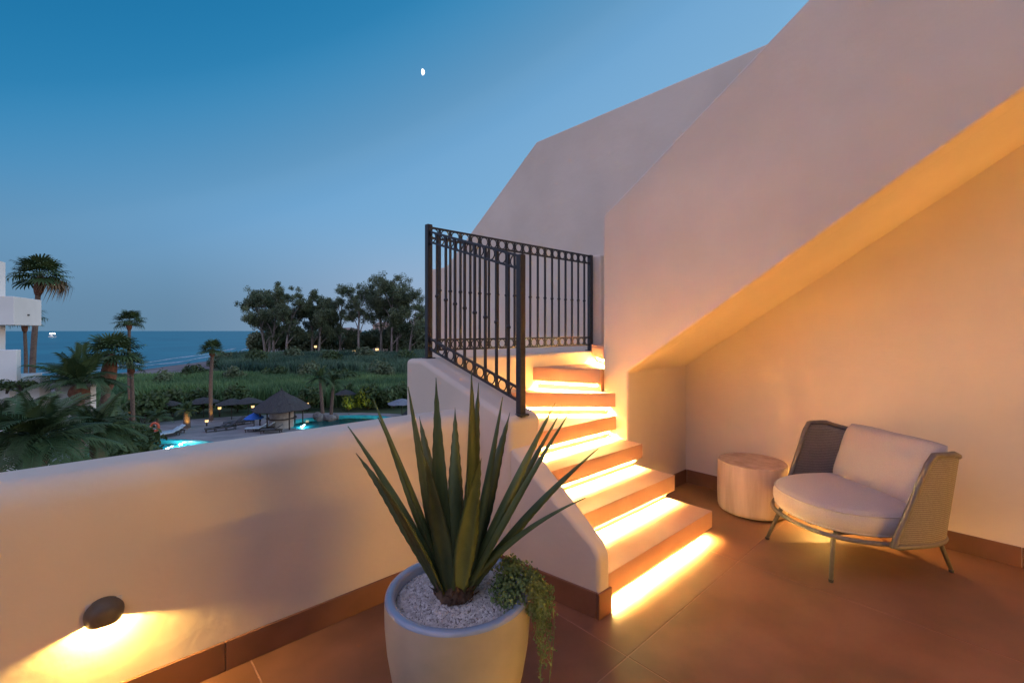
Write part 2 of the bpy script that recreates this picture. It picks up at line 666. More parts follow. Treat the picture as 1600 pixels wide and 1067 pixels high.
for k in range(2):
    x0 = -0.65 + 0.65 * k
    pn = boxo('door_leaf', x0, x0 + 0.65, -0.02 + 0.045 * k, -0.005 + 0.045 * k, 0.02, DZ, M_door_fill, sd)
    for (a0, a1, z0, z1) in ((x0, x0 + 0.06, 0.02, DZ), (x0 + 0.59, x0 + 0.65, 0.02, DZ), (x0 + 0.06, x0 + 0.59, 0.02, 0.09), (x0 + 0.06, x0 + 0.59, DZ - 0.07, DZ)):
        boxo('frame', a0 + 0.001, a1 - 0.001, -0.03 + 0.045 * k, 0.012 + 0.045 * k, z0, z1, M_alu, pn)
    boxo('handle', x0 + 0.02, x0 + 0.04, 0.012 + 0.045 * k, 0.04 + 0.045 * k, 0.95, 1.2, M_alu, pn)
nb = boxo('sky_block_wall', -9.0, -8.0, -9.0, 3.0, -8.7, 4.4, M_plaster)  # unseen wall, put here to block low sky on the left
tag(nb, 'unseen white wall added beyond the left end of the terrace to block low sky', 'wall')
ds = empty('fill_step', (2.65, -3.3, 0))  # unseen step, added as a low warm fill light
tag(ds, 'unseen terracotta step added behind the viewer, its glowing riser a warm fill light', 'step')
boxo('step', -0.95, 0.97, -0.149, 0.15, 0.001, 0.125, M_tread, ds, 0.004)
boxo('fill_panel', -0.9, 0.9, 0.1505, 0.156, 0.025, 0.10, emat('riser_fill', (1.0, 0.52, 0.08), STEP_FILL), ds)
lw = boxo('side_parapet', -3.95, -3.7, -3.75, 2.2, -8.7, 0.9, M_plaster, None, 0.05, 3)
tag(lw, 'low white plaster parapet at the far left end of the terrace', 'wall')

# ------------------------------------------------------------------ staircase with lit treads
st = empty('staircase', (2.5, 1.36, 0))
tag(st, 'terracotta staircase with warm light strips under every tread, turning right', 'staircase')
RISE = 0.18
SLAB = 0.112
SX0, SX1 = 1.87, 3.095
PV = (3.095, 2.135)            # the inner point the winding steps turn about
steps = [
    [(SX0, 1.355), (SX1, 1.355), (SX1, 1.80), (SX0, 1.80)],
    [(SX0, 1.625), (SX1, 1.625), (SX1, 2.07), (SX0, 2.07)],
    [(SX0, 1.888), (SX1, 1.888), (SX1, 2.24), (SX0, 2.40)],
    [(SX0 + 0.06, 2.125), (SX1, 2.128), (SX1, 2.25), (3.0, 2.80), (SX0 + 0.05, 2.80)],
    [(2.385, 2.80), (SX1, 2.137), (3.3, 2.27), (3.3, 2.80)],
    [(2.765, 2.80), (3.000, 2.215), (3.099, 2.262), (3.7, 2.262), (3.7, 2.80)],
    [(3.64, 2.80), (3.13, 2.263), (4.04, 2.263), (4.04, 2.80)],
]


def inset_poly(poly, dist):
    """move the front edge (first two points) back by dist"""
    a, b = Vector(poly[0]), Vector(poly[1])
    d = (b - a).normalized()
    nn = Vector((-d.y, d.x))
    c = sum((Vector(p) for p in poly), Vector((0, 0))) / len(poly)
    if (c - a).dot(nn) < 0:
        nn = -nn
    return [tuple(a + nn * dist), tuple(b + nn * dist)] + list(poly[2:]), nn, d


for i, poly in enumerate(steps):
    h = RISE * (i + 1)
    if i >= 5:
        h += 0.008
    bm = bmesh.new()
    prism(bm, poly, 'z', h - SLAB, h)
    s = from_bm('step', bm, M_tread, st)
    s.matrix_parent_inverse = Matrix.Translation((-2.5, -1.36, 0))
    bevel(s, 0.004, 2)
    rp, nn, d = inset_poly(poly, 0.066)
    cx = sum(p[0] for p in rp) / len(rp)
    cy = sum(p[1] for p in rp) / len(rp)
    rp = [(cx + (x - cx) * 0.994, cy + (y - cy) * 0.994) if k > 1 else (x, y) for k, (x, y) in enumerate(rp)]
    rp[1] = (rp[1][0] - d.x * 0.012, rp[1][1] - d.y * 0.012)
    bm = bmesh.new()
    prism(bm, rp, 'z', max(0.001, h - RISE - 0.02) if i else 0.001, h - SLAB - 0.0005)
    o = from_bm('riser', bm, M_tread, s)
    o.matrix_parent_inverse = Matrix.Identity(4)
    # light strip tucked under the nosing
    a, b = Vector(poly[0]), Vector(poly[1])
    if i < 3:
        a = Vector((1.912, a.y))
    elif i == 3:
        a = Vector((1.98, a.y))
    elif i in (4, 5, 6):
        t_ = (2.755 - b.y) / (a.y - b.y)
        a = b + (a - b) * t_
    a2, b2 = a + d * 0.01, b - d * 0.03
    v = []
    z1 = h - SLAB - 0.001
    for zz in (z1 - 0.011, z1):
        for c in (a2 + nn * 0.034, b2 + nn * 0.034, b2 + nn * 0.044, a2 + nn * 0.044):
            v.append((c.x, c.y, zz))
    v2 = []
    for zz in (z1 - 0.030, z1):
        for c in (a2 + nn * 0.0445, b2 + nn * 0.0445, b2 + nn * 0.0475, a2 + nn * 0.0475):
            v2.append((c.x, c.y, zz))
    vb = [(x, y, zz + 0.0006) for x, y, zz in v[:4]] + v[4:]
    k0 = len(v2)
    v2 += vb
    o = from_vf('led_channel', v2, [tuple(k0 + q for q in f) for f in ((0, 3, 2, 1), (4, 5, 6, 7), (0, 1, 5, 4), (1, 2, 6, 5), (2, 3, 7, 6), (3, 0, 4, 7))] + [(0, 3, 2, 1), (4, 5, 6, 7), (0, 1, 5, 4), (1, 2, 6, 5), (2, 3, 7, 6), (3, 0, 4, 7)], M_led_profile, s)
    o.matrix_parent_inverse = Matrix.Identity(4)
    o = from_vf('led_strip', v[:4], [(0, 3, 2, 1)], M_led, s)
    o.matrix_parent_inverse = Matrix.Identity(4)
    ld = bpy.data.lights.new('led_light', 'AREA')
    ld.shape = 'RECTANGLE'
    ld.size = (b2 - a2).length
    ld.size_y = 0.009
    ld.energy = LED_WATT * ld.size
    ld.color = (1.0, 0.80, 0.25)
    ld.spread = R(145)
    lo = bpy.data.objects.new('led_light', ld)
    col.objects.link(lo)
    mid_ = (a2 + b2) / 2 + nn * 0.039
    lo.location = (mid_.x, mid_.y, z1 - 0.0125)
    lo.rotation_euler = (0, 0, math.atan2(d.y, d.x))
    lo.parent = s

# ------------------------------------------------------------------ wrought-iron railing
rl = empty('stair_railing', (1.8, 2.85, 1.2))
tag(rl, 'black wrought iron railing with small rings turning the corner of the stair parapet', 'railing')
RO = Matrix.Translation((-1.8, -2.85, -1.2))
PA, PB, PC = Vector((1.835, 1.92, 0.91)), Vector((1.80, 2.855, 1.20)), Vector((3.70, 2.855, 1.20))


def rp_(o):
    o.parent = rl
    o.matrix_parent_inverse = RO
    return o


def bar_box(name, p, q, w):
    """square bar between two points"""
    p, q = Vector(p), Vector(q)
    t = (q - p)
    L = t.length
    t.normalize()
    bm = bmesh.new()
    box(bm, -w / 2, w / 2, -w / 2, w / 2, 0, L)
    up = Vector((0, 0, 1))
    if abs(t.z) > 0.99:
        M = Matrix.Translation(p)
    else:
        zax = t
        xax = up.cross(zax).normalized()
        yax = zax.cross(xax)
        M = Matrix.Translation(p) @ Matrix((xax, yax, zax)).transposed().to_4x4()
    bm.transform(M)
    o = from_bm(name, bm, M_iron)
    return o


PH = 0.955
for p, hh in ((PA, 0.935), (PB, 0.975), (PC, 0.965)):
    o = rp_(bar_box('post', p - Vector((0, 0, 0.02)), p + Vector((0, 0, hh)), 0.042))
    bevel(o, 0.003, 1)
    cap = rp_(bar_box('base_plate', p - Vector((0, 0, 0.004)), p + Vector((0, 0, 0.008)), 0.07))


def ring_mesh():
    bm = bmesh.new()
    pts = [(math.cos(2 * PI * k / 16), math.sin(2 * PI * k / 16), 0) for k in range(16)]
    tube(bm, [(x * 0.034, 0, y * 0.034) for x, y, _ in pts], 0.0042, 6, False, True)
    me = bpy.data.meshes.new('ring')
    bmesh.ops.recalc_face_normals(bm, faces=bm.faces)
    bm.to_mesh(me)
    bm.free()
    me.materials.append(M_iron)
    me.polygons.foreach_set('use_smooth', [True] * len(me.polygons))
    return me


RING = ring_mesh()
bm = bmesh.new()
lathe(bm, [(0.0, -0.014), (0.010, -0.012), (0.0155, -0.004), (0.0155, 0.004), (0.010, 0.012), (0.0, 0.014)], 10)
KNOT = bpy.data.meshes.new('collar')
bmesh.ops.recalc_face_normals(bm, faces=bm.faces)
bm.to_mesh(KNOT)
bm.free()
KNOT.materials.append(M_iron)


def run(p, q, zb, zt, nb, knot):
    """one railing field: rails, bars, collars and rings between two posts"""
    d = (q - p)
    rz = math.atan2(d.y, d.x)
    w_ring = 0.075
    for off in (zb, zb + w_ring, zt - w_ring, zt):
        rp_(bar_box('rail', p + Vector((0, 0, off)), q + Vector((0, 0, off)), 0.014))
    for k in range(1, nb + 1):
        c = p + d * (k / (nb + 1))
        br = rp_(bar_box('bar', c + Vector((0, 0, zb)), c + Vector((0, 0, zt)), 0.0145))
        kn = link('collar', KNOT, None, br)
        kn.location = c + Vector((0, 0, knot))
    for k in range(nb + 1):
        c = p + d * ((k + 0.5) / (nb + 1))
        for off in (zb + w_ring / 2, zt - w_ring / 2):
            o = rp_(link('ring', RING))
            o.location = c + Vector((0, 0, off))
            o.rotation_euler = (0, 0, rz)


run(PA, PB, 0.075, 0.925, 8, 0.48)
run(PB, PC, 0.06, 0.955, 19, 0.50)


# ------------------------------------------------------------------ wall lamps
def wall_lamp(pos, nrm, label, watt=LAMP_WATT):
    """round half-dome down light fixed on a wall; pos is on the wall, nrm points out of it"""
    root = empty('wall_lamp', pos, math.atan2(nrm[1], nrm[0]) + PI / 2)   # local -y points out of the wall
    tag(root, label, 'wall lamp', 'round down lights on the terrace walls')
    r, dep, cut = 0.056, 0.056, -0.028
    bm = bmesh.new()
    rows = 9
    prev = None
    K = 26
    for i in range(rows + 1):
        u = i / rows
        sc_ = math.cos(u * PI / 2) ** 0.7 if u < 1 else 0.0
        y = -dep * math.sin(u * PI / 2)
        ring = []
        for k in range(K + 1):
            rho = max(r * sc_, 1e-4)
            ai = math.asin(max(-1.0, cut / rho))
            a = ai + (PI - 2 * ai) * k / K
            ring.append(bm.verts.new((rho * math.cos(a), y, rho * math.sin(a))))
        if prev:
            for k in range(K):
                try:
                    bm.faces.new((prev[k], prev[k + 1], ring[k + 1], ring[k]))
                except ValueError:
                    pass
        prev = ring
    bmesh.ops.remove_doubles(bm, verts=bm.verts, dist=0.0004)
    sh = from_bm('shade', bm, M_bronze, root, True)
    m = sh.modifiers.new('thick', 'SOLIDIFY')
    m.thickness = 0.003
    m.offset = -1
    bp = boxo('back_plate', -0.05, 0.05, -0.004, 0.0, -0.026, 0.045, M_shade_in, root)
    bl = bmesh.new()
    bmesh.ops.create_icosphere(bl, subdivisions=2, radius=0.006)
    bo = from_bm('bulb', bl, emat('bulb', (1.0, 0.72, 0.28), 8), root, True)
    bo.location = (0, -0.026, 0.004)
    ld = bpy.data.lights.new('lamp_light', 'POINT')
    ld.energy = watt
    ld.color = (1.0, 0.62, 0.16)
    ld.shadow_soft_size = 0.006
    lo = bpy.data.objects.new('lamp_light', ld)
    col.objects.link(lo)
    lo.parent = root
    lo.location = (0, -0.026, -0.012)
    return root


wall_lamp((0.028, 2.19, 0.392), (0, -1, 0), 'bronze dome down light low on the long parapet, glowing yellow below')
wall_lamp((4.05, 0.93, 0.40), (-1, 0, 0), 'bronze down light low on the house wall hidden behind the armchair')
wall_lamp((-1.9, 2.19, 0.392), (0, -1, 0), 'bronze down light added for warm light at the left end of the long parapet, out of view')  # unseen lamp, added for its warm light
wall_lamp((-2.4, -3.45, 0.40), (0, 1, 0), 'bronze down light added for warm light on the rear house wall, out of view')  # likewise unseen, added to warm the terrace from behind

# ------------------------------------------------------------------ planter, gravel, agave, trailing plant
PC0 = Vector((0.949, 1.31, 0))
pot = empty('plant_pot', PC0)
tag(pot, 'large cream glazed ceramic pot with a rim coloured bluish like reflected sky holding the agave', 'plant pot')
RZ = 0.50
bm = bmesh.new()
lathe(bm, [(0.0, 0.0), (0.150, 0.0), (0.168, 0.008), (0.180, 0.03), (0.205, 0.12), (0.228, 0.22), (0.245, 0.32), (0.252, 0.40), (0.253, 0.45), (0.2525, RZ - 0.012)], 72)
from_bm('pot_body', bm, M_pot, pot, True)
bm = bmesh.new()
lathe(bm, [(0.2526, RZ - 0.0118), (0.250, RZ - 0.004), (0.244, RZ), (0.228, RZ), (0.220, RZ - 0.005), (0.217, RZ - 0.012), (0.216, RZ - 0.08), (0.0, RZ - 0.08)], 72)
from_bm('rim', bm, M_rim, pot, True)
gz = RZ - 0.026
bm = bmesh.new()
lathe(bm, [(0.2155, gz - 0.012), (0.15, gz - 0.006), (0.0, gz)], 40)
from_bm('soil', bm, M_soil, pot, True)
# gravel: thousands of little stones, one object
vs, fs = [], []
rng = random.Random(11)
oct_f = [(0, 2, 4), (2, 1, 4), (1, 3, 4), (3, 0, 4), (2, 0, 5), (1, 2, 5), (3, 1, 5), (0, 3, 5)]
for i in range(9000):
    r = 0.214 * math.sqrt(rng.random())
    a = rng.uniform(0, 2 * PI)
    s = rng.uniform(0.0030, 0.0056)
    c = Vector((r * math.cos(a), r * math.sin(a), gz - 0.012 * (r / 0.219) + rng.uniform(-0.001, 0.005)))
    rot = Matrix.Rotation(rng.uniform(0, PI), 3, Vector((rng.uniform(-1, 1), rng.uniform(-1, 1), rng.uniform(-1, 1))).normalized())
    b = len(vs)
    sx, sy_, sz = s * rng.uniform(0.8, 1.4), s * rng.uniform(0.7, 1.1), s * rng.uniform(0.6, 0.9)
    for p in ((sx, 0, 0), (-sx, 0, 0), (0, sy_, 0), (0, -sy_, 0), (0, 0, sz), (0, 0, -sz)):
        vs.append(c + rot @ Vector(p))
    fs += [tuple(b + q for q in f) for f in oct_f]
gv = from_vf('white_gravel', vs, fs, M_pebble, None, False)
gv.location = PC0
tag(gv, 'fine white gravel covering the soil in the pot', 'gravel', kind='stuff')

# agave: stiff toothed blades
ag = empty('agave_plant', PC0 + Vector((-0.015, 0.0, gz)))
tag(ag, 'spiky dark green agave with long toothed leaves in the cream pot', 'plant')
DEP = SY * ag.location.x + CY * ag.location.y
LAT = CY * ag.location.x - SY * ag.location.y
RIGHT = W(1, 0, 0)
FWD = W(0, 1, 0)
rng = random.Random(5)


def agave_leaf(tip, width, bow, twist, base_r=0.035):
    """tip in local metres: (right, forward, up)"""
    tipv = RIGHT * tip[0] + FWD * tip[1] + Vector((0, 0, tip[2]))
    hz = Vector((tipv.x, tipv.y, 0))
    out = hz.normalized() if hz.length > 0.02 else -FWD
    base = out * base_r + Vector((0, 0, rng.uniform(0.0, 0.05)))
    N = 30
    mid = base.lerp(tipv, 0.45) + Vector((0, 0, bow)) - out * bow * 0.25
    ln = (tipv - base).length
    vs, fs = [], []
    for i in range(N + 1):
        t = i / N
        p = base * (1 - t) ** 2 + mid * 2 * t * (1 - t) + tipv * t * t
        tg = (base * (-2 * (1 - t)) + mid * (2 - 4 * t) + tipv * 2 * t).normalized()
        side = tg.cross(out)
        if side.length < 0.05:
            side = tg.cross(Vector((0, 0, 1)))
        side.normalize()
        side = Matrix.Rotation(twist * (0.3 + t), 3, tg) @ side
        nor = side.cross(tg).normalized()
        w = width * (0.60 + 0.40 * math.sin(min(1, t / 0.42) * PI / 2)) if t < 0.42 else width * (1 - ((t - 0.42) / 0.58) ** 1.35) ** 1.0
        w = max(w, 0.0012)
        tooth = (0.0024 if i % 2 else 0.0) * (1 if 0.06 < t < 0.93 else 0)
        th = 0.006 * (1 - t) + 0.002
        cup = 0.24 * w
        # five points: edge, mid-left, keel, mid-right, edge on the inner side; keel on the back
        ring = [p - side * (w / 2 + tooth) + nor * cup * 0.9, p - side * w * 0.27 + nor * cup * 0.28, p,
                p + side * w * 0.27 + nor * cup * 0.28, p + side * (w / 2 + tooth) + nor * cup * 0.9,
                p + side * w * 0.24 - nor * (th * 0.8) + nor * cup * 0.2, p - nor * (th * 1.3), p - side * w * 0.24 - nor * (th * 0.8) + nor * cup * 0.2]
        vs += ring
    for i in range(N):
        for k in range(8):
            a, b = i * 8 + k, i * 8 + (k + 1) % 8
            fs.append((a, b, b + 8, a + 8))
    fs.append(tuple(range(N * 8, N * 8 + 8)))
    fs.append(tuple(range(8))[::-1])
    return from_vf('leaf', vs, fs, M_agave, ag, True, True)


def tipat(px, py, dd):
    d = DEP + dd
    return ((px - 800) / 711.1 * d - LAT, dd, EYE + (517 - py) / 711.1 * d - gz)


LEAVES = [
    (543, 666, -0.02, 0.060, 0.05), (583, 624, 0.10, 0.062, 0.03), (590, 652, -0.16, 0.056, 0.04), (584, 741, -0.20, 0.060, 0.05),
    (637, 604, -0.12, 0.068, 0.02), (681, 590, -0.08, 0.074, 0.0), (711, 636, 0.22, 0.056, 0.0), (737, 580, -0.02, 0.080, 0.0),
    (748, 598, 0.10, 0.066, 0.0), (786, 620, 0.02, 0.066, 0.01), (797, 644, 0.22, 0.058, 0.02),
    (868, 629, 0.06, 0.060, 0.03), (877, 643, 0.20, 0.052, 0.03), (890, 645, -0.10, 0.058, 0.04), (936, 700, 0.06, 0.056, 0.06),
    (915, 778, -0.08, 0.054, 0.07), (752, 716, -0.28, 0.064, 0.05), (664, 712, -0.28, 0.060, 0.06), (655, 650, 0.26, 0.056, 0.03), (556, 708, 0.10, 0.056, 0.06), (906, 724, 0.12, 0.052, 0.06)]
for i, (px, py, dd, w, bow) in enumerate(LEAVES):
    agave_leaf(tipat(px, py, dd), w * 1.06, bow, rng.uniform(-0.25, 0.25), rng.uniform(0.028, 0.045))
# dry scales round the foot
bm = bmesh.new()
lathe(bm, [(0.0, -0.02), (0.055, -0.02), (0.066, 0.01), (0.056, 0.045), (0.03, 0.09), (0.0, 0.11)], 18)
for v in bm.verts:
    v.co += Vector((rng.uniform(-1, 1), rng.uniform(-1, 1), rng.uniform(-1, 1))) * 0.005
from_bm('root_crown', bm, M_agave_dry, ag, False)
vs, fs = [], []
for i in range(70):
    a = rng.uniform(0, 2 * PI)
    o_ = Vector((math.cos(a), math.sin(a), 0))
    s_ = Vector((-o_.y, o_.x, 0))
    p = o_ * rng.uniform(0.05, 0.07) + Vector((0, 0, rng.uniform(-0.005, 0.045)))
    q = p + o_ * rng.uniform(0.005, 0.03) + Vector((0, 0, rng.uniform(0.005, 0.035))) + s_ * rng.uniform(-0.01, 0.01)
    w = rng.uniform(0.006, 0.012)
    b = len(vs)
    vs += [p - s_ * w, p + s_ * w, q + s_ * w * 0.3, q - s_ * w * 0.3, p + o_ * 0.006]
    fs += [(b, b + 1, b + 2, b + 3), (b, b + 4, b + 1), (b + 1, b + 4, b + 2), (b + 4, b + 3, b + 2), (b, b + 3, b + 4)]
from_vf('dry_scales', vs, fs, M_agave_dry, ag)

# trailing plant hanging over the right side of the rim
tp = empty('trailing_plant', PC0 + RIGHT * 0.185 + FWD * -0.03 + Vector((0, 0, gz)))
tag(tp, 'small leaved green trailing plant spilling over the right edge of the pot', 'plant')
rng = random.Random(21)
lv, lf = [], []


def leaflet(c, nrm, s):
    nrm = nrm.normalized()
    a = nrm.orthogonal().normalized()
    a = Matrix.Rotation(rng.uniform(0, 2 * PI), 3, nrm) @ a
    b = nrm.cross(a)
    k = len(lv)
    lv.extend([c - a * s, c + b * s * 0.7 + nrm * s * 0.15, c + a * s, c - b * s * 0.7 + nrm * s * 0.15])
    lf.append((k, k + 1, k + 2, k + 3))


def rv():
    return Vector((rng.gauss(0, 1), rng.gauss(0, 1), rng.gauss(0, 1)))


blobs = [((-0.02, 0.05, 0.055), 0.05), ((0.02, 0.0, 0.065), 0.055), ((0.0, 0.08, 0.035), 0.05), ((0.05, -0.04, 0.05), 0.05), ((0.075, 0.02, 0.03), 0.045),
         ((-0.035, -0.015, 0.03), 0.04), ((0.0, -0.06, 0.03), 0.045), ((0.05, 0.06, 0.05), 0.045), ((0.0, 0.03, 0.10), 0.035), ((0.09, -0.05, 0.0), 0.04)]
for c, r in blobs:
    cc = RIGHT * c[0] + FWD * c[1] + Vector((0, 0, c[2]))
    for i in range(230):
        d = rv().normalized()
        p = cc + d * r * rng.uniform(0.55, 1.12)
        leaflet(p, d + rv() * 0.5, rng.uniform(0.0045, 0.0085))
for i in range(24):
    a = rng.uniform(-0.8, 0.5)
    o_ = (RIGHT * math.cos(a) + FWD * math.sin(a))
    drop = rng.choice((0.04, 0.07, 0.10, 0.13, 0.17, 0.23))
    e = o_ * (0.090 + rng.uniform(0.0, 0.06))
    pts = spline([o_ * 0.03 + Vector((0, 0, 0.03)), o_ * 0.075 + Vector((0, 0, 0.075)), e + Vector((0, 0, 0.02)),
                  e + rv() * 0.012 + Vector((0, 0, -drop * 0.5)), e + rv() * 0.016 + Vector((0, 0, -drop))], 18)
    tubeo('stem', pts, 0.0011, M_trail, tp, 4)
    for k, p in enumerate(pts[4:]):
        for _ in range(3):
            leaflet(p + rv() * 0.006, rv() + o_, rng.uniform(0.004, 0.007))
o = from_vf('foliage', lv, lf, M_trail, tp)
tag(o, kind='stuff')

# ------------------------------------------------------------------ side table
tb = empty('side_table', (3.777, 1.345, 0))
tag(tb, 'round bleached wood drum side table in the niche beside the armchair', 'side table')
bm = bmesh.new()
lathe(bm, [(0.0, 0.012), (0.22, 0.012), (0.236, 0.02), (0.243, 0.045), (0.246, 0.12), (0.246, 0.30), (0.244, 0.375), (0.240, 0.387)], 64)
for v in bm.verts:
    if v.co.xy.length > 0.1:
        a = math.atan2(v.co.y, v.co.x)
        s = 1 + 0.006 * math.sin(a * 3 + 0.5) + 0.004 * math.sin(a * 7) - 0.010 * max(0, math.cos(a * 1 + 1.9) ** 40)
        v.co.x *= s
        v.co.y *= s
from_bm('drum', bm, M_wood, tb, True)
bm = bmesh.new()
lathe(bm, [(0.2395, 0.3865), (0.236, 0.391), (0.0, 0.392)], 64)
from_bm('table_top', bm, M_woodtop, tb, False)
bm = bmesh.new()
lathe(bm, [(0.0, 0.001), (0.20, 0.001), (0.205, 0.0118), (0.0, 0.0118)], 40)
from_bm('plinth', bm, M_rubber, tb, False)

# ------------------------------------------------------------------ armchair
FV = Vector((-0.81, 0.58, 0)).normalized()          # the way it faces
ch = empty('lounge_armchair', (3.505, 0.648, 0), math.atan2(FV.y, FV.x))   # local x forward, y to its left
tag(ch, 'low lounge armchair with woven rope sides and pale cushions in the niche', 'armchair')


def cushion_mesh(name, outline, z0, z1, mat, parent, crown=0.02, rr=0.05):
    n = len(outline)
    c = sum((Vector(p) for p in outline), Vector((0, 0))) / n
    H = (z1 - z0)
    rings = []
    K = 7
    seq = [(0.0, 0), (0.5, 0)]
    prof = [(0.35, 0.0), (0.8, 0.0)]
    for i in range(K + 1):
        a = -PI / 2 + PI * i / K
        prof.append((1 - (1 - math.cos(a)) * rr / 0.42, (math.sin(a) + 1) / 2))
    prof += [(0.78, 1.0 + crown * 0.5 / H), (0.5, 1.0 + crown / H), (0.2, 1.0 + crown * 1.15 / H)]
    bm = bmesh.new()
    for s, h in prof:
        rings.append([bm.verts.new((c.x + (p[0] - c.x) * s, c.y + (p[1] - c.y) * s, z0 + H * h)) for p in outline])
    for a, b in zip(rings, rings[1:]):
        for k in range(n):
            bm.faces.new((a[k], a[(k + 1) % n], b[(k + 1) % n], b[k]))
    bm.faces.new(rings[0][::-1])
    bm.faces.new(rings[-1])
    return from_bm(name, bm, mat, parent, True)


def seat_outline(wd, fr_, bk_, n=56):
    pts = []
    for k in range(n):
        a = 2 * PI * k / n
        cx, sy = math.cos(a), math.sin(a)
        if cx >= 0:
            e = 2.25
            x = fr_ * abs(cx) ** (2 / e)
            y = wd * math.copysign(abs(sy) ** (2 / e), sy)
        else:
            e = 4.0
            x = -bk_ * abs(cx) ** (2 / e)
            y = wd * math.copysign(abs(sy) ** (2 / e), sy)
        pts.append((x, y))
    return pts


so = seat_outline(0.382, 0.45, 0.25)
sc_ = cushion_mesh('seat_cushion', so, 0.262, 0.405, M_fabric, ch, 0.03, 0.045)
cxm = sum(p[0] for p in so) / len(so)
for a_ in (0.80, -0.80):
    f_ = 1 - (1 - math.cos(a_)) * 0.045 / 0.42 + 0.003
    tubeo('piping', [(cxm + (x - cxm) * f_, y * f_, 0.262 + 0.143 * (math.sin(a_) + 1) / 2) for x, y in so], 0.0042, M_fabric, sc_, 6, True)
# seat frame: bent tube under the cushion
ol = seat_outline(0.392, 0.448, 0.29, 48)
tubeo('seat_frame', [(x, y, 0.248) for x, y in ol], 0.0135, M_frame, ch, 8, True)
bm = bmesh.new()
for y in (-0.22, -0.07, 0.07, 0.22):
    box(bm, -0.28, 0.40 - 0.35 * abs(y), y - 0.02, y + 0.02, 0.246, 0.258)
from_bm('seat_straps', bm, M_frame, ch)
for sx, sy in ((1, 1), (1, -1), (-1, 1), (-1, -1)):
    topx, topy = (0.33, 0.21 * sy) if sx > 0 else (-0.285, 0.25 * sy)
    fx, fy = (0.395, 0.262 * sy) if sx > 0 else (-0.385, 0.252 * sy)
    lg = tubeo('leg', [(topx, topy, 0.245), (topx * 0.95 + fx * 0.05, topy, 0.225), (fx, fy, 0.012)], [0.0135, 0.0135, 0.0105], M_frame, ch, 10)
    bm = bmesh.new()
    lathe(bm, [(0, 0.0), (0.012, 0.0), (0.013, 0.014), (0.0, 0.014)], 12, fx, fy)
    from_bm('foot', bm, M_rubber, lg, True)


# wrap-round woven screen
SCREEN_PATH = spline([(a, b, 0) for a, b in ((-0.325, 0.0), (-0.315, 0.17), (-0.275, 0.31), (-0.195, 0.40), (-0.08, 0.440), (0.03, 0.448), (0.165, 0.444))], 240)
def screen_pt(u, v):
    """u runs round the back from the right front edge (-1) to the left front edge (1), v from bottom 0 to top 1"""
    s = abs(u)
    sg_ = 1 if u > 0 else -1
    P = SCREEN_PATH
    f_ = min(s, 1.0) * 240
    k_ = min(239, int(f_))
    p = P[k_].lerp(P[k_ + 1], f_ - k_)
    x, y = p.x, p.y
    lean = 0.055 * v
    front = max(0.0, (s - 0.5) / 0.5)
    x -= (0.20 * v) * front ** 1.3 + 0.05 * v * (1 - front)
    y += lean * 0.6 * min(1, s * 2)
    z = 0.25 + v * (0.49 - 0.085 * (1 - min(1.0, s / 0.62)) ** 0.8)
    return Vector((x, y * (0.925 if u > 0 else -0.885), z))


NU, NV = 60, 10
vs, fs = [], []
for i in range(NU + 1):
    for j in range(NV + 1):
        vs.append(screen_pt(-1 + 2 * i / NU, j / NV))
for i in range(NU):
    for j in range(NV):
        a = i * (NV + 1) + j
        fs.append((a, a + 1, a + NV + 2, a + NV + 1))
o = from_vf('woven_screen', vs, fs, M_weave, ch, True)
m = o.modifiers.new('thick', 'SOLIDIFY')
m.thickness = 0.012
m.offset = 0
edge = []
e = [screen_pt(-1, j / 10) for j in range(0, 10)]
tpz = [screen_pt(-1 + 2 * i / 60, 1.0) for i in range(1, 60)]
e2 = [screen_pt(1, 1 - j / 10) for j in range(1, 11)]
pts = e + tpz + e2
bm_pts = [screen_pt(1 - 2 * i / 60, 0.0) for i in range(1, 60)]
tubeo('screen_frame', pts + bm_pts, 0.0165, M_frame, ch, 8, True)


# back cushion: a plump pillow leaning on the screen
def pillow(w, h, t, n=22):
    vs, fs = [], []
    for side in (1, -1):
        b = len(vs)
        for i in range(n + 1):
            for j in range(n + 1):
                u, v = -1 + 2 * i / n, -1 + 2 * j / n
                f = max(0.0, (1 - abs(u) ** 3.2)) ** 0.42 * max(0.0, (1 - abs(v) ** 3.2)) ** 0.42
                pin = 1 - 0.05 * (1 - abs(v)) ** 1 * abs(u) ** 4
                pin2 = 1 - 0.04 * (1 - abs(u)) * abs(v) ** 4
                cr = 0.93 + 0.07 * (1 - (abs(u) * abs(v)) ** 3)
                wr = 0.004 * math.sin(u * 9 + v * 4) * abs(v)
                vs.append(Vector((side * (t / 2 * f + wr * f), u * w / 2 * pin * cr, v * h / 2 * pin2 * cr)))
        for i in range(n):
            for j in range(n):
                a = b + i * (n + 1) + j
                fs.append((a, a + n + 1, a + n + 2, a + 1))
    return vs, fs


vs, fs = pillow(0.66, 0.42, 0.17)
TR = Matrix.Translation((-0.168, 0.045, 0.575)) @ Matrix.Rotation(R(-20), 4, 'Y')
NP = 22
rim = [(i, 0) for i in range(NP)] + [(NP, j) for j in range(NP)] + [(NP - i, NP) for i in range(NP)] + [(0, NP - j) for j in range(NP)]
seam = [TR @ vs[i * (NP + 1) + j] for i, j in rim]
vs = [TR @ v for v in vs]
o = from_vf('back_cushion', vs, fs, M_fabric, ch, True, True)
tubeo('piping', seam, 0.0042, M_fabric, o, 6, True)
bm = bmesh.new()
bm.from_mesh(o.data)
bmesh.ops.remove_doubles(bm, verts=bm.verts, dist=0.0015)
bmesh.ops.recalc_face_normals(bm, faces=bm.faces)
bm.to_mesh(o.data)
bm.free()
o.data.polygons.foreach_set('use_smooth', [True] * len(o.data.polygons))

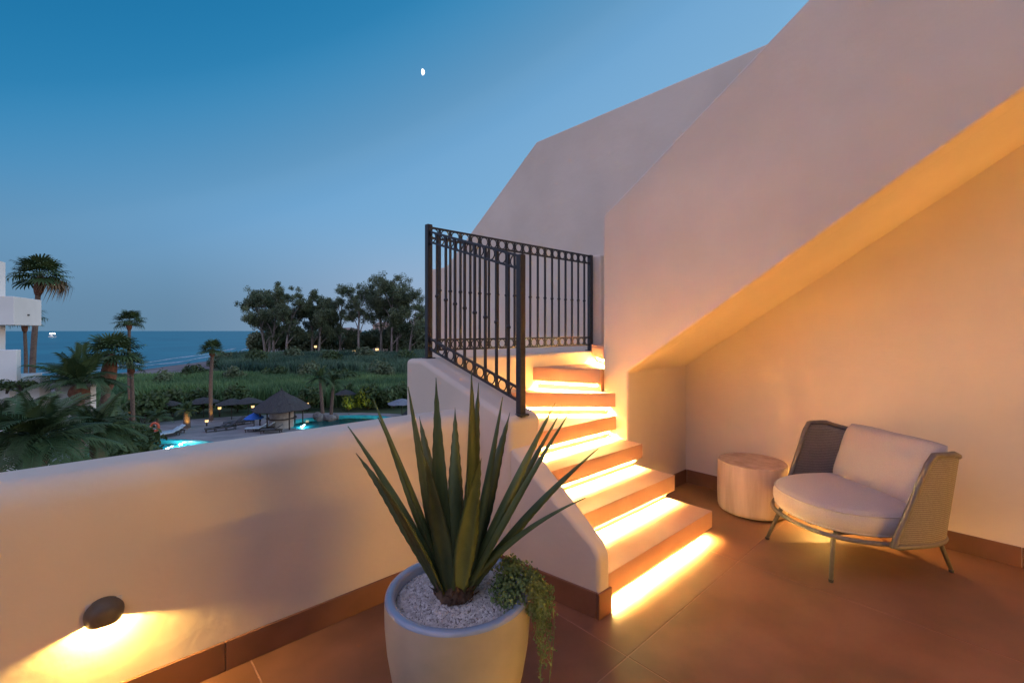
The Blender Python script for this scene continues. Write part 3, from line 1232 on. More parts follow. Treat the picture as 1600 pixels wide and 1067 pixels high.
#FAR#
# ================================================================== the garden, the beach and the sea below
GZ = -8.6                 # garden level
SEA = -9.6
M_sea = pmat('sea_water', (0.006, 0.13, 0.19), (0.012, 0.18, 0.24), scale=0.02, rough=0.35, spec=0.12, bump=0.5, bscale=0.35, bdist=0.5, stretch=(1, 1, 1))
M_sand = pmat('sand', (0.13, 0.105, 0.10), (0.24, 0.20, 0.185), scale=0.12, detail=8, rough=0.95)
M_foam = pmat('foam', (0.25, 0.32, 0.38), (0.5, 0.55, 0.6), scale=0.5, rough=0.8)
M_lawn = pmat('lawn', (0.028, 0.050, 0.018), (0.055, 0.085, 0.030), scale=0.35, detail=8, rough=0.95)
M_deck = pmat('paving', (0.20, 0.19, 0.19), (0.30, 0.28, 0.27), scale=0.7, detail=6, rough=0.8)
M_reed = leafmat('reed', (0.045, 0.11, 0.055), (0.17, 0.27, 0.10), scale=0.09, trans=0.2, vary=0)
M_reed_dark = leafmat('reed_dark', (0.035, 0.080, 0.058), (0.11, 0.175, 0.10), scale=0.09, trans=0.2, vary=0)
M_gum = leafmat('eucalyptus_leaf', (0.075, 0.105, 0.055), (0.18, 0.215, 0.115), scale=0.25, trans=0.2, vary=0.15)
M_bush = leafmat('bush_leaf', (0.038, 0.070, 0.026), (0.090, 0.130, 0.045), scale=1.2, trans=0.2, vary=0.2)
M_bush_pale = leafmat('pale_bush_leaf', (0.075, 0.105, 0.055), (0.17, 0.21, 0.11), scale=0.8, trans=0.2, vary=0.2)
M_bark = pmat('pale_bark', (0.16, 0.13, 0.115), (0.30, 0.26, 0.23), scale=1.2, rough=0.9, stretch=(1, 1, 0.25))
M_palmbark = pmat('palm_bark', (0.10, 0.065, 0.05), (0.19, 0.13, 0.10), scale=7, rough=0.95, stretch=(1, 1, 2.5), bump=0.4, bscale=9, bdist=0.05)
M_redbark = pmat('palm_boots', (0.12, 0.05, 0.03), (0.22, 0.10, 0.06), scale=6, rough=0.95, bump=0.5, bscale=10, bdist=0.06)
M_palm = leafmat('palm_leaf', (0.034, 0.068, 0.028), (0.080, 0.120, 0.045), scale=1.5, trans=0.15, vary=0.3)
M_palm_dead = leafmat('palm_leaf_dry', (0.16, 0.10, 0.05), (0.24, 0.16, 0.09), scale=1.5, trans=0.15, vary=0.2)
M_thatch = pmat('thatch', (0.032, 0.031, 0.033), (0.08, 0.075, 0.075), scale=5, rough=1.0, stretch=(4, 4, 0.5), bump=0.6, bscale=9, bdist=0.08)
M_darkwood = pmat('dark_wood', (0.03, 0.024, 0.02), (0.06, 0.045, 0.035), scale=6, rough=0.8)
M_white = pmat('white_paint', (0.66, 0.64, 0.62), (0.74, 0.72, 0.70), scale=2, rough=0.8)
M_pooltile = pmat('pool_tile', (0.03, 0.42, 0.50), (0.05, 0.52, 0.60), scale=3, rough=0.4)
M_greycanvas = pmat('grey_canvas', (0.14, 0.16, 0.19), (0.2, 0.22, 0.25), scale=3, rough=0.9)
M_bar = pmat('bar_plaster', (0.28, 0.26, 0.24), (0.4, 0.38, 0.35), scale=2, rough=0.9)
M_blue = pmat('blue_canvas', (0.02, 0.13, 0.55), (0.03, 0.17, 0.62), scale=3, rough=0.8)
M_towel = pmat('pale_towel', (0.42, 0.55, 0.62), (0.5, 0.62, 0.68), scale=4, rough=0.9)
M_rock = pmat('rock', (0.12, 0.11, 0.10), (0.26, 0.24, 0.22), scale=2.2, rough=0.95, bump=0.5, bscale=4, bdist=0.1)
M_orange = pmat('life_ring', (0.60, 0.10, 0.04), (0.68, 0.14, 0.06), scale=3, rough=0.5)
M_lampglow = emat('garden_lamp_glow', (1.0, 0.58, 0.14), 1.6)


def shore(d):
    """how far to the left of the view axis the water's edge lies at depth d"""
    P = [(-200, -95), (60, -98), (105, -103), (130, -106), (165, -112), (240, -136), (400, -215), (900, -480), (3000, -1700)]
    for (a, b), (c, e) in zip(P, P[1:]):
        if d <= c:
            return b + (e - b) * (d - a) / (c - a)
    return P[-1][1]


DS = [-120, -60, -20, 0, 20, 40, 60, 75, 90, 105, 115, 125, 135, 150, 165, 185, 210, 240, 280, 330, 400, 520, 700, 900, 1400, 2200, 3000]
rng = random.Random(9)
# sea
vs, fs = [], []
for lat, d in ((-30000, -3000), (30000, -3000), (30000, 40000), (-30000, 40000)):
    vs.append(W(lat, d, SEA))
o = from_vf('sea', vs, [(0, 1, 2, 3)], M_sea)
tag(o, 'calm blue sea out to the horizon', kind='structure')


def strip(name, offs, mat, label):
    vs, fs = [], []
    for d in DS:
        s = shore(d)
        for off, z in offs:
            vs.append(W(s + off if off < 500 else 900, d, z + (0.12 * math.sin(d * 0.11 + off) if -9.5 < z < -8.7 else 0)))
    n = len(offs)
    for i in range(len(DS) - 1):
        for k in range(n - 1):
            a = i * n + k
            fs.append((a, a + 1, a + n + 1, a + n))
    o = from_vf(name, vs, fs, mat, None, True)
    tag(o, label, kind='structure')
    return o


strip('beach', [(-40, -11.6), (0, -9.66), (4, -9.45), (10, -9.1), (18, -8.75), (30, -8.63)], M_sand, 'dark sand beach curving along the water')
# thin breaking waves near the sand
for k, off in enumerate((-7, -16)):
    vs, fs = [], []
    ds = [80 + 3 * i for i in range(70)]
    for d in ds:
        w = 0.15 + 0.75 * math.sin(d * 0.21 + k * 2) * math.sin(d * 0.047 + k)
        c = shore(d) + off + 1.2 * math.sin(d * 0.09 + k)
        w = max(w, 0.05)
        vs += [W(c - w, d, SEA + 0.02), W(c, d, SEA + 0.28), W(c + w, d, SEA + 0.02)]
    for i in range(len(ds) - 1):
        a = i * 3
        fs += [(a, a + 1, a + 4, a + 3), (a + 1, a + 2, a + 5, a + 4)]
    o = from_vf('breaking_wave', vs, fs, M_foam, None, True)
    tag(o, ['thin pale wave breaking right at the sand', 'thin pale wave a little farther out from the sand'][k], 'wave')


# ------------------------------------------------------------------ moon and fishing boat
mo = PX(660, 113, 9000)
bm = bmesh.new()
bmesh.ops.create_uvsphere(bm, u_segments=24, v_segments=16, radius=1)
# keep the lit part: a thick gibbous body, flattened on its unlit side
for v in bm.verts:
    v.co = RIGHT * (v.co.x * (46 if v.co.x > 0 else 20)) + FWD * v.co.y * 40 + Vector((0, 0, v.co.z * 62))
o = from_bm('moon', bm, emat('moon_glow', (1.0, 0.97, 0.92), 1.6), None, True)
o.location = mo
o.rotation_euler = (0, 0, 0)
tag(o, 'small bright half moon high in the blue evening sky', 'moon')

bt = empty('fishing_boat', PX(82, 526.6, 815))
tag(bt, 'distant fishing boat with bright white deck lights on the sea', 'boat')
bt.rotation_euler = (0, 0, -YAW)
bm = bmesh.new()
hull = [(-7, 0.0, 1.5), (-6.5, 1.8, 1.2), (0, 2.4, 1.1), (5, 1.6, 1.5), (8, 0, 2.1), (5, -1.6, 1.5), (0, -2.4, 1.1), (-6.5, -1.8, 1.2)]
tv = [bm.verts.new(p) for p in hull]
bv = [bm.verts.new((x * 0.85, y * 0.6, -0.5)) for x, y, z in hull]
bm.faces.new(tv)
bm.faces.new(bv[::-1])
for i in range(8):
    bm.faces.new((tv[i], bv[i], bv[(i + 1) % 8], tv[(i + 1) % 8]))
from_bm('hull', bm, M_white, bt)
boxo('wheelhouse', -4, -1, -1.3, 1.3, 1.2, 4.0, M_white, bt, 0.1)
tubeo('mast', [(0.5, 0, 1), (0.5, 0, 7.5)], 0.12, M_darkwood, bt, 6)
for x in (-4, -2.4, -0.8, 0.8, 2.4, 4):
    bm = bmesh.new()
    bmesh.ops.create_icosphere(bm, subdivisions=2, radius=0.95)
    q = from_bm('deck_lamp', bm, emat('boat_lamp', (1.0, 0.98, 0.92), 7), bt, True)
    q.location = (x, 0, 6.0 + 0.5 * (4 - abs(x)) / 4)

# ------------------------------------------------------------------ pools and paving
def poly_sheet(name, pts, z, mat, label, hole_z=None):
    vs = [W(a, b, z) for a, b in pts]
    o = from_vf(name, vs, [tuple(range(len(vs)))], mat, None, False, False)
    tag(o, label, kind='structure')
    return o


def blob(cl, cd, rl_, rd, seed, n=40):
    r_ = random.Random(seed)
    ph = [r_.uniform(0, 6.28) for _ in range(4)]
    pts = []
    for k in range(n):
        a = 2 * PI * k / n
        f = 1 + 0.10 * math.sin(2 * a + ph[0]) + 0.05 * math.sin(3 * a + ph[1])
        pts.append((cl + rl_ * f * math.cos(a), cd + rd * f * math.sin(a)))
    return pts


deck_pts = blob(-24.5, 43.5, 17.5, 11.5, 2, 60)
M_water = bpy.data.materials.new('pool_water')
M_water.use_nodes = True
_b = M_water.node_tree.nodes['Principled BSDF']
_b.inputs['Base Color'].default_value = (0.75, 0.97, 1.0, 1)
_b.inputs['Transmission Weight'].default_value = 1.0
_b.inputs['Roughness'].default_value = 0.05
_b.inputs['IOR'].default_value = 1.15

pools = [(blob(-30.0, 38.2, 4.6, 3.9, 7), 'left'), (blob(-17.6, 49.0, 6.6, 4.6, 12), 'right')]
# garden ground: one sheet, open where the paved pool terrace lies
bm = bmesh.new()
e_ = []
for (d0, d1) in zip(DS, DS[1:]):
    q = [bm.verts.new(W(shore(d) + off, d, z)) for d, off, z in ((d0, 24, -8.67), (d0, 30, GZ), (d1, 30, GZ), (d1, 24, -8.67))]
    bm.faces.new(q)
bmesh.ops.remove_doubles(bm, verts=bm.verts, dist=0.001)
outer = [(shore(d) + 30, d) for d in DS] + [(900, DS[-1]), (900, 400), (900, DS[0])]
cdl, cdd = sum(p[0] for p in deck_pts) / 60, sum(p[1] for p in deck_pts) / 60
inner = [(cdl + (a - cdl) * 0.985, cdd + (b - cdd) * 0.985) for a, b in deck_pts]
ee = []
for lp in (outer, inner):
    v = [bm.verts.new(W(a, b, GZ)) for a, b in lp]
    ee += [bm.edges.new((v[i], v[(i + 1) % len(v)])) for i in range(len(v))]
bmesh.ops.triangle_fill(bm, use_beauty=True, use_dissolve=False, edges=ee)
for f in bm.faces:
    f.normal_update()
    if f.normal.z < 0:
        f.normal_flip()
o = from_bm('garden_ground', bm, M_lawn, None, False, False)
tag(o, 'green garden ground of the resort', kind='structure')
# paving sheet with the pool openings left in it
bm = bmesh.new()


def loop(bm, pts, z):
    v = [bm.verts.new(W(a, b, z)) for a, b in pts]
    return [bm.edges.new((v[i], v[(i + 1) % len(v)])) for i in range(len(v))]


ed = loop(bm, deck_pts, GZ + 0.10)
for p, _ in pools:
    ed += loop(bm, p, GZ + 0.10)
bmesh.ops.triangle_fill(bm, use_beauty=True, use_dissolve=False, edges=ed)
o = from_bm('pool_terrace', bm, M_deck, None, False)
tag(o, 'pale stone paving around the swimming pools', kind='structure')
for p, side in pools:
    bm = bmesh.new()
    n = len(p)
    A = [bm.verts.new(W(a, b, GZ + 0.099)) for a, b in p]
    Bq = [bm.verts.new(W(a, b, GZ - 1.3)) for a, b in p]
    for i in range(n):
        bm.faces.new((A[i], A[(i + 1) % n], Bq[(i + 1) % n], Bq[i]))
    bm.faces.new(Bq)
    root = from_bm('swimming_pool', bm, M_pooltile, None, False)
    tag(root, 'lit turquoise pool %s the thatched gazebo' % ('to the left of' if side == 'left' else 'to the right of'), 'swimming pool', 'lit swimming pools')
    vs = [W(a, b, GZ - 0.02) for a, b in p]
    from_vf('water_surface', vs, [tuple(range(n))], M_water, root)
    cl = sum(a for a, b in p) / n
    cd = sum(b for a, b in p) / n
    lampspots = [(282, 41.0), (262, 39.5)] if side == 'left' else [(472, 48.6), (560, 50.0), (610, 50.5)]
    for px, d in lampspots:
        lat = (px - 800) / 711.1 * d
        ld = bpy.data.lights.new('pool_light', 'POINT')
        ld.energy = 170
        ld.color = (0.75, 0.97, 1.0)
        ld.shadow_soft_size = 0.15
        lo = bpy.data.objects.new('pool_light', ld)
        col.objects.link(lo)
        lo.location = W(lat, d, GZ - 0.6)
        lo.parent = root
        bm = bmesh.new()
        bmesh.ops.create_icosphere(bm, subdivisions=2, radius=0.14)
        q = from_bm('underwater_lamp', bm, emat('underwater_lamp', (0.8, 1, 0.95), 5), root, True)
        q.location = W(lat, d + 0.5, GZ - 0.35)


# ------------------------------------------------------------------ palms
def fan_frond_mesh(seed, drop=0.35):
    """petiole and a fan of folded leaflets; length about 1, pointing along +x"""
    r_ = random.Random(seed)
    vs, fs = [], []
    pl = 0.42
    # petiole
    for t in (0, 1):
        for a in range(3):
            ang = a * 2.09
            vs.append((pl * t, 0.012 * math.cos(ang), 0.012 * math.sin(ang) + 0.06 * math.sin(t * 1.5)))
    for a in range(3):
        fs.append((a, (a + 1) % 3, 3 + (a + 1) % 3, 3 + a))
    hub = Vector((pl, 0, 0.06))
    n = 17
    for k in range(n):
        u = -1 + 2 * k / (n - 1)
        a = u * 1.75
        ln = 0.60 * (1 - 0.28 * abs(u)) * r_.uniform(0.88, 1.05)
        dr = Vector((math.cos(a), math.sin(a), 0.0))
        sd = Vector((-dr.y, dr.x, 0))
        w = 0.034
        p1 = hub + dr * ln * 0.55 + Vector((0, 0, -drop * 0.10 + 0.02 * r_.uniform(-1, 1)))
        p2 = hub + dr * ln * 0.85 + Vector((0, 0, -drop * 0.42 * r_.uniform(0.6, 1.3)))
        p3 = hub + dr * ln * 0.92 + Vector((0, 0, -drop * 1.0 * r_.uniform(0.6, 1.4)))
        b = len(vs)
        vs += [hub, p1 + sd * w, p1 - sd * w, p2 + sd * w * 0.55, p2 - sd * w * 0.55, p3]
        fs += [(b, b + 2, b + 1), (b + 1, b + 2, b + 4, b + 3), (b + 3, b + 4, b + 5)]
    me = bpy.data.meshes.new('fan_frond')
    me.from_pydata([tuple(p) for p in vs], [], fs)
    return me


def feather_frond_mesh(seed, droop=0.5, n=30):
    r_ = random.Random(seed)
    vs, fs = [], []
    P = [Vector((t * (1 - 0.22 * droop * t), 0, 0.30 * t - droop * t ** 2.1)) for t in [i / 16 for i in range(17)]]
    for i, p in enumerate(P):
        r = 0.013 * (1 - i / 17) + 0.002
        for a in range(3):
            vs.append(p + Vector((0, r * math.cos(a * 2.09), r * math.sin(a * 2.09))))
    for i in range(16):
        for a in range(3):
            fs.append((i * 3 + a, i * 3 + (a + 1) % 3, i * 3 + 3 + (a + 1) % 3, i * 3 + 3 + a))
    for k in range(n):
        t = 0.14 + 0.85 * k / (n - 1)
        f = t * 16
        i = min(15, int(f))
        p = P[i].lerp(P[i + 1], f - i)
        tg = (P[i + 1] - P[i]).normalized()
        ln = 0.30 * math.sin(min(1.0, t * 1.35 + 0.12) * PI * 0.80 + 0.25) + 0.06
        for s in (1, -1):
            d = (Vector((0, s, 0)) + tg * 0.75 + Vector((0, 0, 0.12))).normalized()
            q1 = p + d * ln * 0.55
            q2 = p + d * ln + Vector((0, 0, -0.10 * ln / 0.3 * r_.uniform(0.5, 1.6)))
            w = tg * 0.0135
            b = len(vs)
            vs += [p - w * 0.6, p + w * 0.6, q1 + w, q1 - w, q2]
            fs += [(b, b + 1, b + 2, b + 3), (b + 3, b + 2, b + 4)]
    me = bpy.data.meshes.new('feather_frond')
    me.from_pydata([tuple(p) for p in vs], [], fs)
    return me


FAN = [fan_frond_mesh(s, dr) for s, dr in ((1, 0.16), (2, 0.26), (3, 0.10))]
FEA = [feather_frond_mesh(s, dr) for s, dr in ((4, 0.45), (5, 0.75), (6, 0.3))]
for me in FAN + FEA:
    me.materials.append(M_palm)
FAN_DEAD = fan_frond_mesh(8, 0.6)
FAN_DEAD.materials.append(M_palm_dead)


def palm(name, crown, base, cr, tr, label, kind='fan', n=26, seed=0, boots=0.0, dead=0, up=(-0.45, 1.35), group=None):
    r_ = random.Random(seed)
    root = empty(name, base)
    tag(root, label, 'palm tree', group)
    c = crown - base
    mid = c * 0.5 + Vector((r_.uniform(-0.3, 0.3), r_.uniform(-0.3, 0.3), 0)) * min(1, c.length * 0.06)
    pts = spline([(0, 0, -0.3), mid, c], 14)
    rad = [tr * (1.25 - 0.35 * i / 14) * (1.0 + 0.05 * (i % 2)) for i in range(15)]
    tubeo('trunk', pts, rad, M_palmbark, root, 8)
    if boots:
        b0 = pts[-1] - (pts[-1] - pts[-4]).normalized() * boots
        bm = bmesh.new()
        ax = (pts[-1] - b0)
        q = [b0 + ax * t for t in (0, 0.15, 0.4, 0.7, 0.9, 1.05)]
        tube(bm, q, [tr * 0.95, tr * 1.5, tr * 1.85, tr * 1.7, tr * 1.35, tr * 0.6], 9)
        from_bm('trunk_boots', bm, M_redbark, root, True)
    meshes = FAN if kind == 'fan' else FEA
    for i in range(n):
        me = meshes[r_.randrange(len(meshes))]
        fr_ = link('frond', me, None, root)
        az = i * 2.39996 + r_.uniform(-0.2, 0.2)
        t = (i + 0.5) / n
        pitch = up[0] + (up[1] - up[0]) * t ** 1.15 + r_.uniform(-0.1, 0.1)
        s = cr * r_.uniform(0.85, 1.1) * (1.0 - 0.12 * t)
        fr_.location = c + Vector((0, 0, 0.03 * cr))
        fr_.rotation_euler = (r_.uniform(-0.15, 0.15), -pitch, az)
        fr_.scale = (s, s, s)
    for i in range(dead):
        fr_ = link('dry_frond', FAN_DEAD, None, root)
        az = r_.uniform(-0.7, 0.7) - YAW + 0.2
        fr_.location = c
        fr_.rotation_euler = (0, r_.uniform(0.1, 0.45), az)
        s = cr * r_.uniform(0.8, 1.0)
        fr_.scale = (s, s, s)
    return root


def base_of(px, d, dz=0.0):
    return W((px - 800) / 711.1 * d, d, GZ + dz)


palm('fan_palm', PX(62, 432, 40), base_of(50, 40), 2.5, 0.19, 'tall fan palm with one dry side rising behind the white balcony', 'fan', 30, 1, 1.7, 5)
palm('fan_palm', PX(38, 500, 52), base_of(35, 52), 2.2, 0.16, 'fan palm half hidden under the upper white balcony', 'fan', 22, 2, 1.4)
palm('fan_palm', PX(202, 503, 50), base_of(205, 50), 1.75, 0.15, 'slim fan palm against the sea with a lit trunk foot', 'fan', 26, 3, 0.9)
palm('fan_palm', PX(174, 556, 28), base_of(150, 28), 1.95, 0.22, 'thick fan palm with a reddish leaning trunk left of the slim palm', 'fan', 28, 4, 2.2)
palm('fan_palm', PX(205, 572, 34), base_of(206, 34), 1.3, 0.13, 'small fan palm just below the crown of the slim palm', 'fan', 20, 6, 0.6)
palm('date_palm', PX(124, 602, 25), base_of(122, 25), 2.5, 0.26, 'feathery date palm with upright fronds beside the white garden walls', 'feather', 26, 7, 0.8, up=(-0.2, 1.45))
palm('fan_palm', PX(332, 547, 50.5), base_of(330, 50.5), 1.6, 0.17, 'slender lone fan palm with a thin trunk in front of the reeds', 'fan', 28, 8, 0.7)
palm('date_palm', PX(500, 592, 52), base_of(505, 52), 1.9, 0.17, 'left of two slim palms on the rocky island in the pool', 'feather', 20, 9)
palm('date_palm', PX(521, 597, 54), base_of(517, 54), 1.9, 0.17, 'right of two slim palms on the rocky island in the pool', 'feather', 20, 10)
palm('dwarf_palm', PX(292, 642, 46.5), base_of(292, 46.5), 1.35, 0.27, 'short stout palm with its trunk lit yellow by the pool', 'feather', 20, 11)
palm('dwarf_palm', PX(246, 652, 43), base_of(247, 43), 1.3, 0.16, 'short unlit palm behind the red life ring', 'feather', 20, 12)
palm('date_palm', PX(58, 690, 15.5), base_of(55, 15.5), 2.4, 0.3, 'big date palm crown close below the parapet at the left', 'feather', 34, 13, up=(-0.35, 1.25))
palm('date_palm', PX(-12, 684, 17), base_of(-15, 17), 2.5, 0.3, 'date palm crown cut by the left edge of the view', 'feather', 30, 14, up=(-0.35, 1.25))
palm('date_palm', PX(150, 676, 20), base_of(150, 20), 2.1, 0.26, 'date palm crown right of the big one below the parapet', 'feather', 30, 15, up=(-0.35, 1.2))
palm('dwarf_palm', PX(545, 612, 60), base_of(545, 60), 1.8, 0.2, 'leafy palm behind the yellow lit shrub', 'feather', 18, 16)


# ------------------------------------------------------------------ leafy shrubs and trees
def leaf_cloud(vs, fs, c, r, n, s, r_, flat=0.8, shell=0.5):
    for _ in range(n):
        d = Vector((r_.gauss(0, 1), r_.gauss(0, 1), r_.gauss(0, 1))).normalized()
        p = c + Vector((d.x * r[0], d.y * r[1], d.z * r[2])) * (shell + (1 - shell) * r_.random() ** 0.6) * r_.uniform(0.85, 1.1)
        nrm = (d + Vector((r_.gauss(0, 1), r_.gauss(0, 1), r_.gauss(0, 1))) * flat).normalized()
        a = nrm.orthogonal().normalized()
        a = Matrix.Rotation(r_.uniform(0, 6.28), 3, nrm) @ a
        b = nrm.cross(a)
        w = s * r_.uniform(0.6, 1.3)
        k = len(vs)
        vs.extend([p - a * w, p + b * w * 0.42, p + a * w, p - b * w * 0.42])
        fs.append((k, k + 1, k + 2, k + 3))


def shrub(name, pos, rx, rz, label, mat=None, n=1100, s=0.16, seed=0, cat='shrub', group=None):
    r_ = random.Random(seed)
    root = empty(name, pos)
    tag(root, label, cat, group)
    vs, fs = [], []
    K = 9
    for k in range(K):
        a = r_.uniform(0, 6.28)
        q = r_.uniform(0, 0.6)
        c = Vector((math.cos(a) * rx * q, math.sin(a) * rx * q, rz * r_.uniform(0.35, 0.8)))
        leaf_cloud(vs, fs, c, (rx * r_.uniform(0.35, 0.55), rx * r_.uniform(0.35, 0.55), rz * r_.uniform(0.25, 0.4)), n // K, s, r_)
    o = from_vf('foliage', vs, fs, mat or M_bush, root)
    bm = bmesh.new()
    for k in range(4):
        a = r_.uniform(0, 6.28)
        tube(bm, [(0, 0, -0.1), (math.cos(a) * rx * 0.15, math.sin(a) * rx * 0.15, rz * 0.3), (math.cos(a) * rx * 0.4, math.sin(a) * rx * 0.4, rz * 0.65)], [0.05, 0.04, 0.02], 5)
    from_bm('stem', bm, M_darkwood, root)
    return root


SH = [
    (100, 24, 2.2, 3.4, 'rounded shrub at the foot of the white garden walls'),
    (190, 30, 2.6, 3.2, 'dark shrub below the thick leaning palm'),
    (215, 37, 2.2, 2.4, 'dark shrub left of the left pool'),
    (160, 33, 3.0, 4.6, 'tall bush between the date palms and the beach'),
    (225, 48, 2.2, 3.2, 'bush behind the slim palm with the lit foot'),
    (270, 53, 2.4, 3.0, 'bush behind the short lit palm'),
    (130, 17, 1.8, 4.9, 'dark shrub close below the parapet right of the big date palm'),
    (25, 13.5, 1.8, 4.4, 'dark shrub close below the parapet in the left corner'),
    (185, 22, 2.0, 3.0, 'low shrub at the right foot of the near palms'),
    (310, 55, 2.3, 2.9, 'bush right of the short lit palm'),
    (370, 56, 2.6, 3.0, 'bush behind the row of thatched parasols'),
    (480, 57, 2.2, 2.6, 'dark bush right of the gazebo'),
    (575, 58, 2.2, 3.0, 'bush right of the yellow lit shrub'),
    (615, 59, 2.4, 3.2, 'bush at the far right end of the pool garden'),
]
for i, (px, d, rx, rz, lb) in enumerate(SH):
    shrub('garden_shrub', base_of(px, d), rx, rz, lb, None, 1500, 0.14 + d * 0.003, 40 + i)
r2 = random.Random(31)
SC = ['beside the beach end', 'behind the slender lone palm', 'behind the first thatched parasols', 'behind the gazebo roof', 'behind the twin palms', 'behind the yellow shrub', 'near the parapet end']
for i in range(7):
    px = 250 + 58 * i
    shrub('reed_bed_bush', base_of(px, 69 + (i * 7) % 11), 2.2 + 0.9 * r2.random(), 3.7 + r2.random(), 'rounded bush standing in the light reeds ' + SC[i], M_bush if i % 2 else M_bush_pale, 1500, 0.3, 300 + i)
    if i == 0:
        continue
    shrub('reed_bed_bush', base_of(px + 34, 100 + (i * 13) % 24), 3.2 + 1.5 * r2.random(), 5.0 + 1.2 * r2.random(), 'rounded bush standing in the far dark reeds ' + SC[i], M_bush_pale if i % 2 else M_bush, 1500, 0.42, 320 + i)
lit = shrub('lit_shrub', base_of(545, 56.5), 1.25, 2.0, 'round shrub glowing yellow from a garden light', None, 900, 0.16, 77)


def spot_at(root_name, pos, label, watt, col_=(1.0, 0.62, 0.14), aim=(0, 0, 1), ang=80):
    """little ground spotlight"""
    root = empty('garden_spotlight', pos)
    tag(root, label, 'garden light', 'ground spotlights in the garden')
    bm = bmesh.new()
    lathe(bm, [(0.0, 0.0), (0.09, 0.0), (0.10, 0.12), (0.085, 0.13), (0.08, 0.09), (0.0, 0.09)], 12)
    from_bm('housing', bm, M_darkwood, root)
    bm = bmesh.new()
    bmesh.ops.create_circle(bm, cap_ends=True, segments=12, radius=0.078)
    q = from_bm('lens', bm, emat('spot_lens', (1, 0.7, 0.25), 12), root)
    q.location = (0, 0, 0.1)
    ld = bpy.data.lights.new('spot_light', 'SPOT')
    ld.energy = watt
    ld.color = col_
    ld.spot_size = R(ang)
    ld.spot_blend = 0.6
    ld.shadow_soft_size = 0.05
    lo = bpy.data.objects.new('spot_light', ld)
    col.objects.link(lo)
    lo.parent = root
    lo.location = (0, 0, 0.16)
    lo.rotation_euler = Vector(aim).to_track_quat('-Z', 'Y').to_euler()
    return root


back = -FWD
def near_(px, d, off=0.75):
    return base_of(px, d - off)


for px, d, w, lb in ((292, 46.5, 230, 'ground spotlight at the foot of the short stout palm'), (330, 50.5, 150, 'ground spotlight at the foot of the slender lone palm'),
                     (205, 50, 230, 'ground spotlight at the foot of the slim palm by the beach'), (545, 55.2, 420, 'ground spotlight before the round yellow shrub')):
    dd = 0.75 if px != 545 else 1.2
    spot_at('s', near_(px, d, dd), lb, w, (1.0, 0.60, 0.12) if px != 545 else (1.0, 0.80, 0.05), FWD * 0.35 + Vector((0, 0, 1)) if px != 545 else FWD * 1.0 + Vector((0, 0, 0.7)), 85)


def bollard(pos, label, h=0.8, r=0.13, power=0):
    root = empty('garden_lantern', pos)
    tag(root, label, 'lantern', 'small lit garden lanterns')
    tubeo('post', [(0, 0, 0), (0, 0, h)], r * 0.5, M_darkwood, root, 8)
    bm = bmesh.new()
    lathe(bm, [(0, h), (r, h), (r * 1.1, h + r * 1.6), (0, h + r * 1.6)], 10)
    from_bm('glass', bm, M_lampglow, root)
    bm = bmesh.new()
    lathe(bm, [(r * 1.3, h + r * 1.6), (0, h + r * 2.3)], 10)
    from_bm('cap', bm, M_darkwood, root)


for px, d, h, r, lb in ((323, 47.5, 0.5, 0.24, 'lit lantern between the short palm and the slender palm'), (343, 53, 0.9, 0.26, 'lit lantern just right of the slender palm foot'),
                        (395, 50.5, 1.5, 0.24, 'lit lantern beside the blue parasol'), (407, 50, 1.5, 0.2, 'lit lantern left of the gazebo roof edge'), (480, 56, 0.9, 0.28, 'lit lantern right of the gazebo'),
                        (463, 140, 2.6, 0.55, 'far garden lantern under the leftmost gum trees'), (493, 142, 4.2, 0.6, 'far garden lantern set highest among the trunks'), (505, 138, 2.6, 0.5, 'far garden lantern behind the middle gum trunks'),
                        (553, 140, 2.7, 0.75, 'far garden lantern in the gap of the gum trees'), (589, 142, 3.2, 0.75, 'far garden lantern below the right-hand gum trees')):
    bollard(base_of(px, d, 0 if d < 100 else 0.6), lb, h, r * 0.62)


# ------------------------------------------------------------------ reeds (nobody could count them)
def reeds(name, d0, d1, pxl, pxr, n, h, mat, label, seed, wid=0.10):
    r_ = random.Random(seed)
    from mathutils import noise
    vs, fs = [], []
    for _ in range(n):
        d = d0 + (d1 - d0) * r_.random() ** 0.8
        px = r_.uniform(pxl(d), pxr)
        lat = (px - 800) / 711.1 * d
        p = W(lat, d, GZ)
        nz = noise.noise(Vector((lat * 0.10, d * 0.10, seed)))
        hh = h * (0.86 + 0.30 * nz + r_.uniform(-0.14, 0.14))
        ln = Vector((r_.gauss(0, 0.10), r_.gauss(0, 0.10), 0)) * hh
        a = r_.uniform(0, PI)
        s = Vector((math.cos(a), math.sin(a), 0)) * wid * r_.uniform(0.7, 1.4)
        k = len(vs)
        m_ = p + ln * 0.35 + Vector((0, 0, hh * 0.6))
        t = p + ln * 1.6 + Vector((0, 0, hh))
        vs.extend([p - s * 0.5, p + s * 0.5, m_ + s, m_ - s, t])
        fs.extend([(k, k + 1, k + 2, k + 3), (k + 3, k + 2, k + 4)])
    o = from_vf(name, vs, fs, mat)
    tag(o, label, 'reeds', kind='stuff')


reeds('near_reeds', 59, 80, lambda d: 215, 660, 42000, 3.1, M_reed, 'light green reed bed behind the pool garden', 1, 0.10)
reeds('far_reeds', 88, 138, lambda d: 345 - max(0, (d - 110)) * 0.2, 700, 52000, 4.2, M_reed_dark, 'darker tall reed bed below the gum trees', 2, 0.16)
reeds('meadow_grass', 60, 96, lambda d: 150, 420, 16000, 1.3, M_reed, 'short green dune grass beside the beach', 3, 0.16)


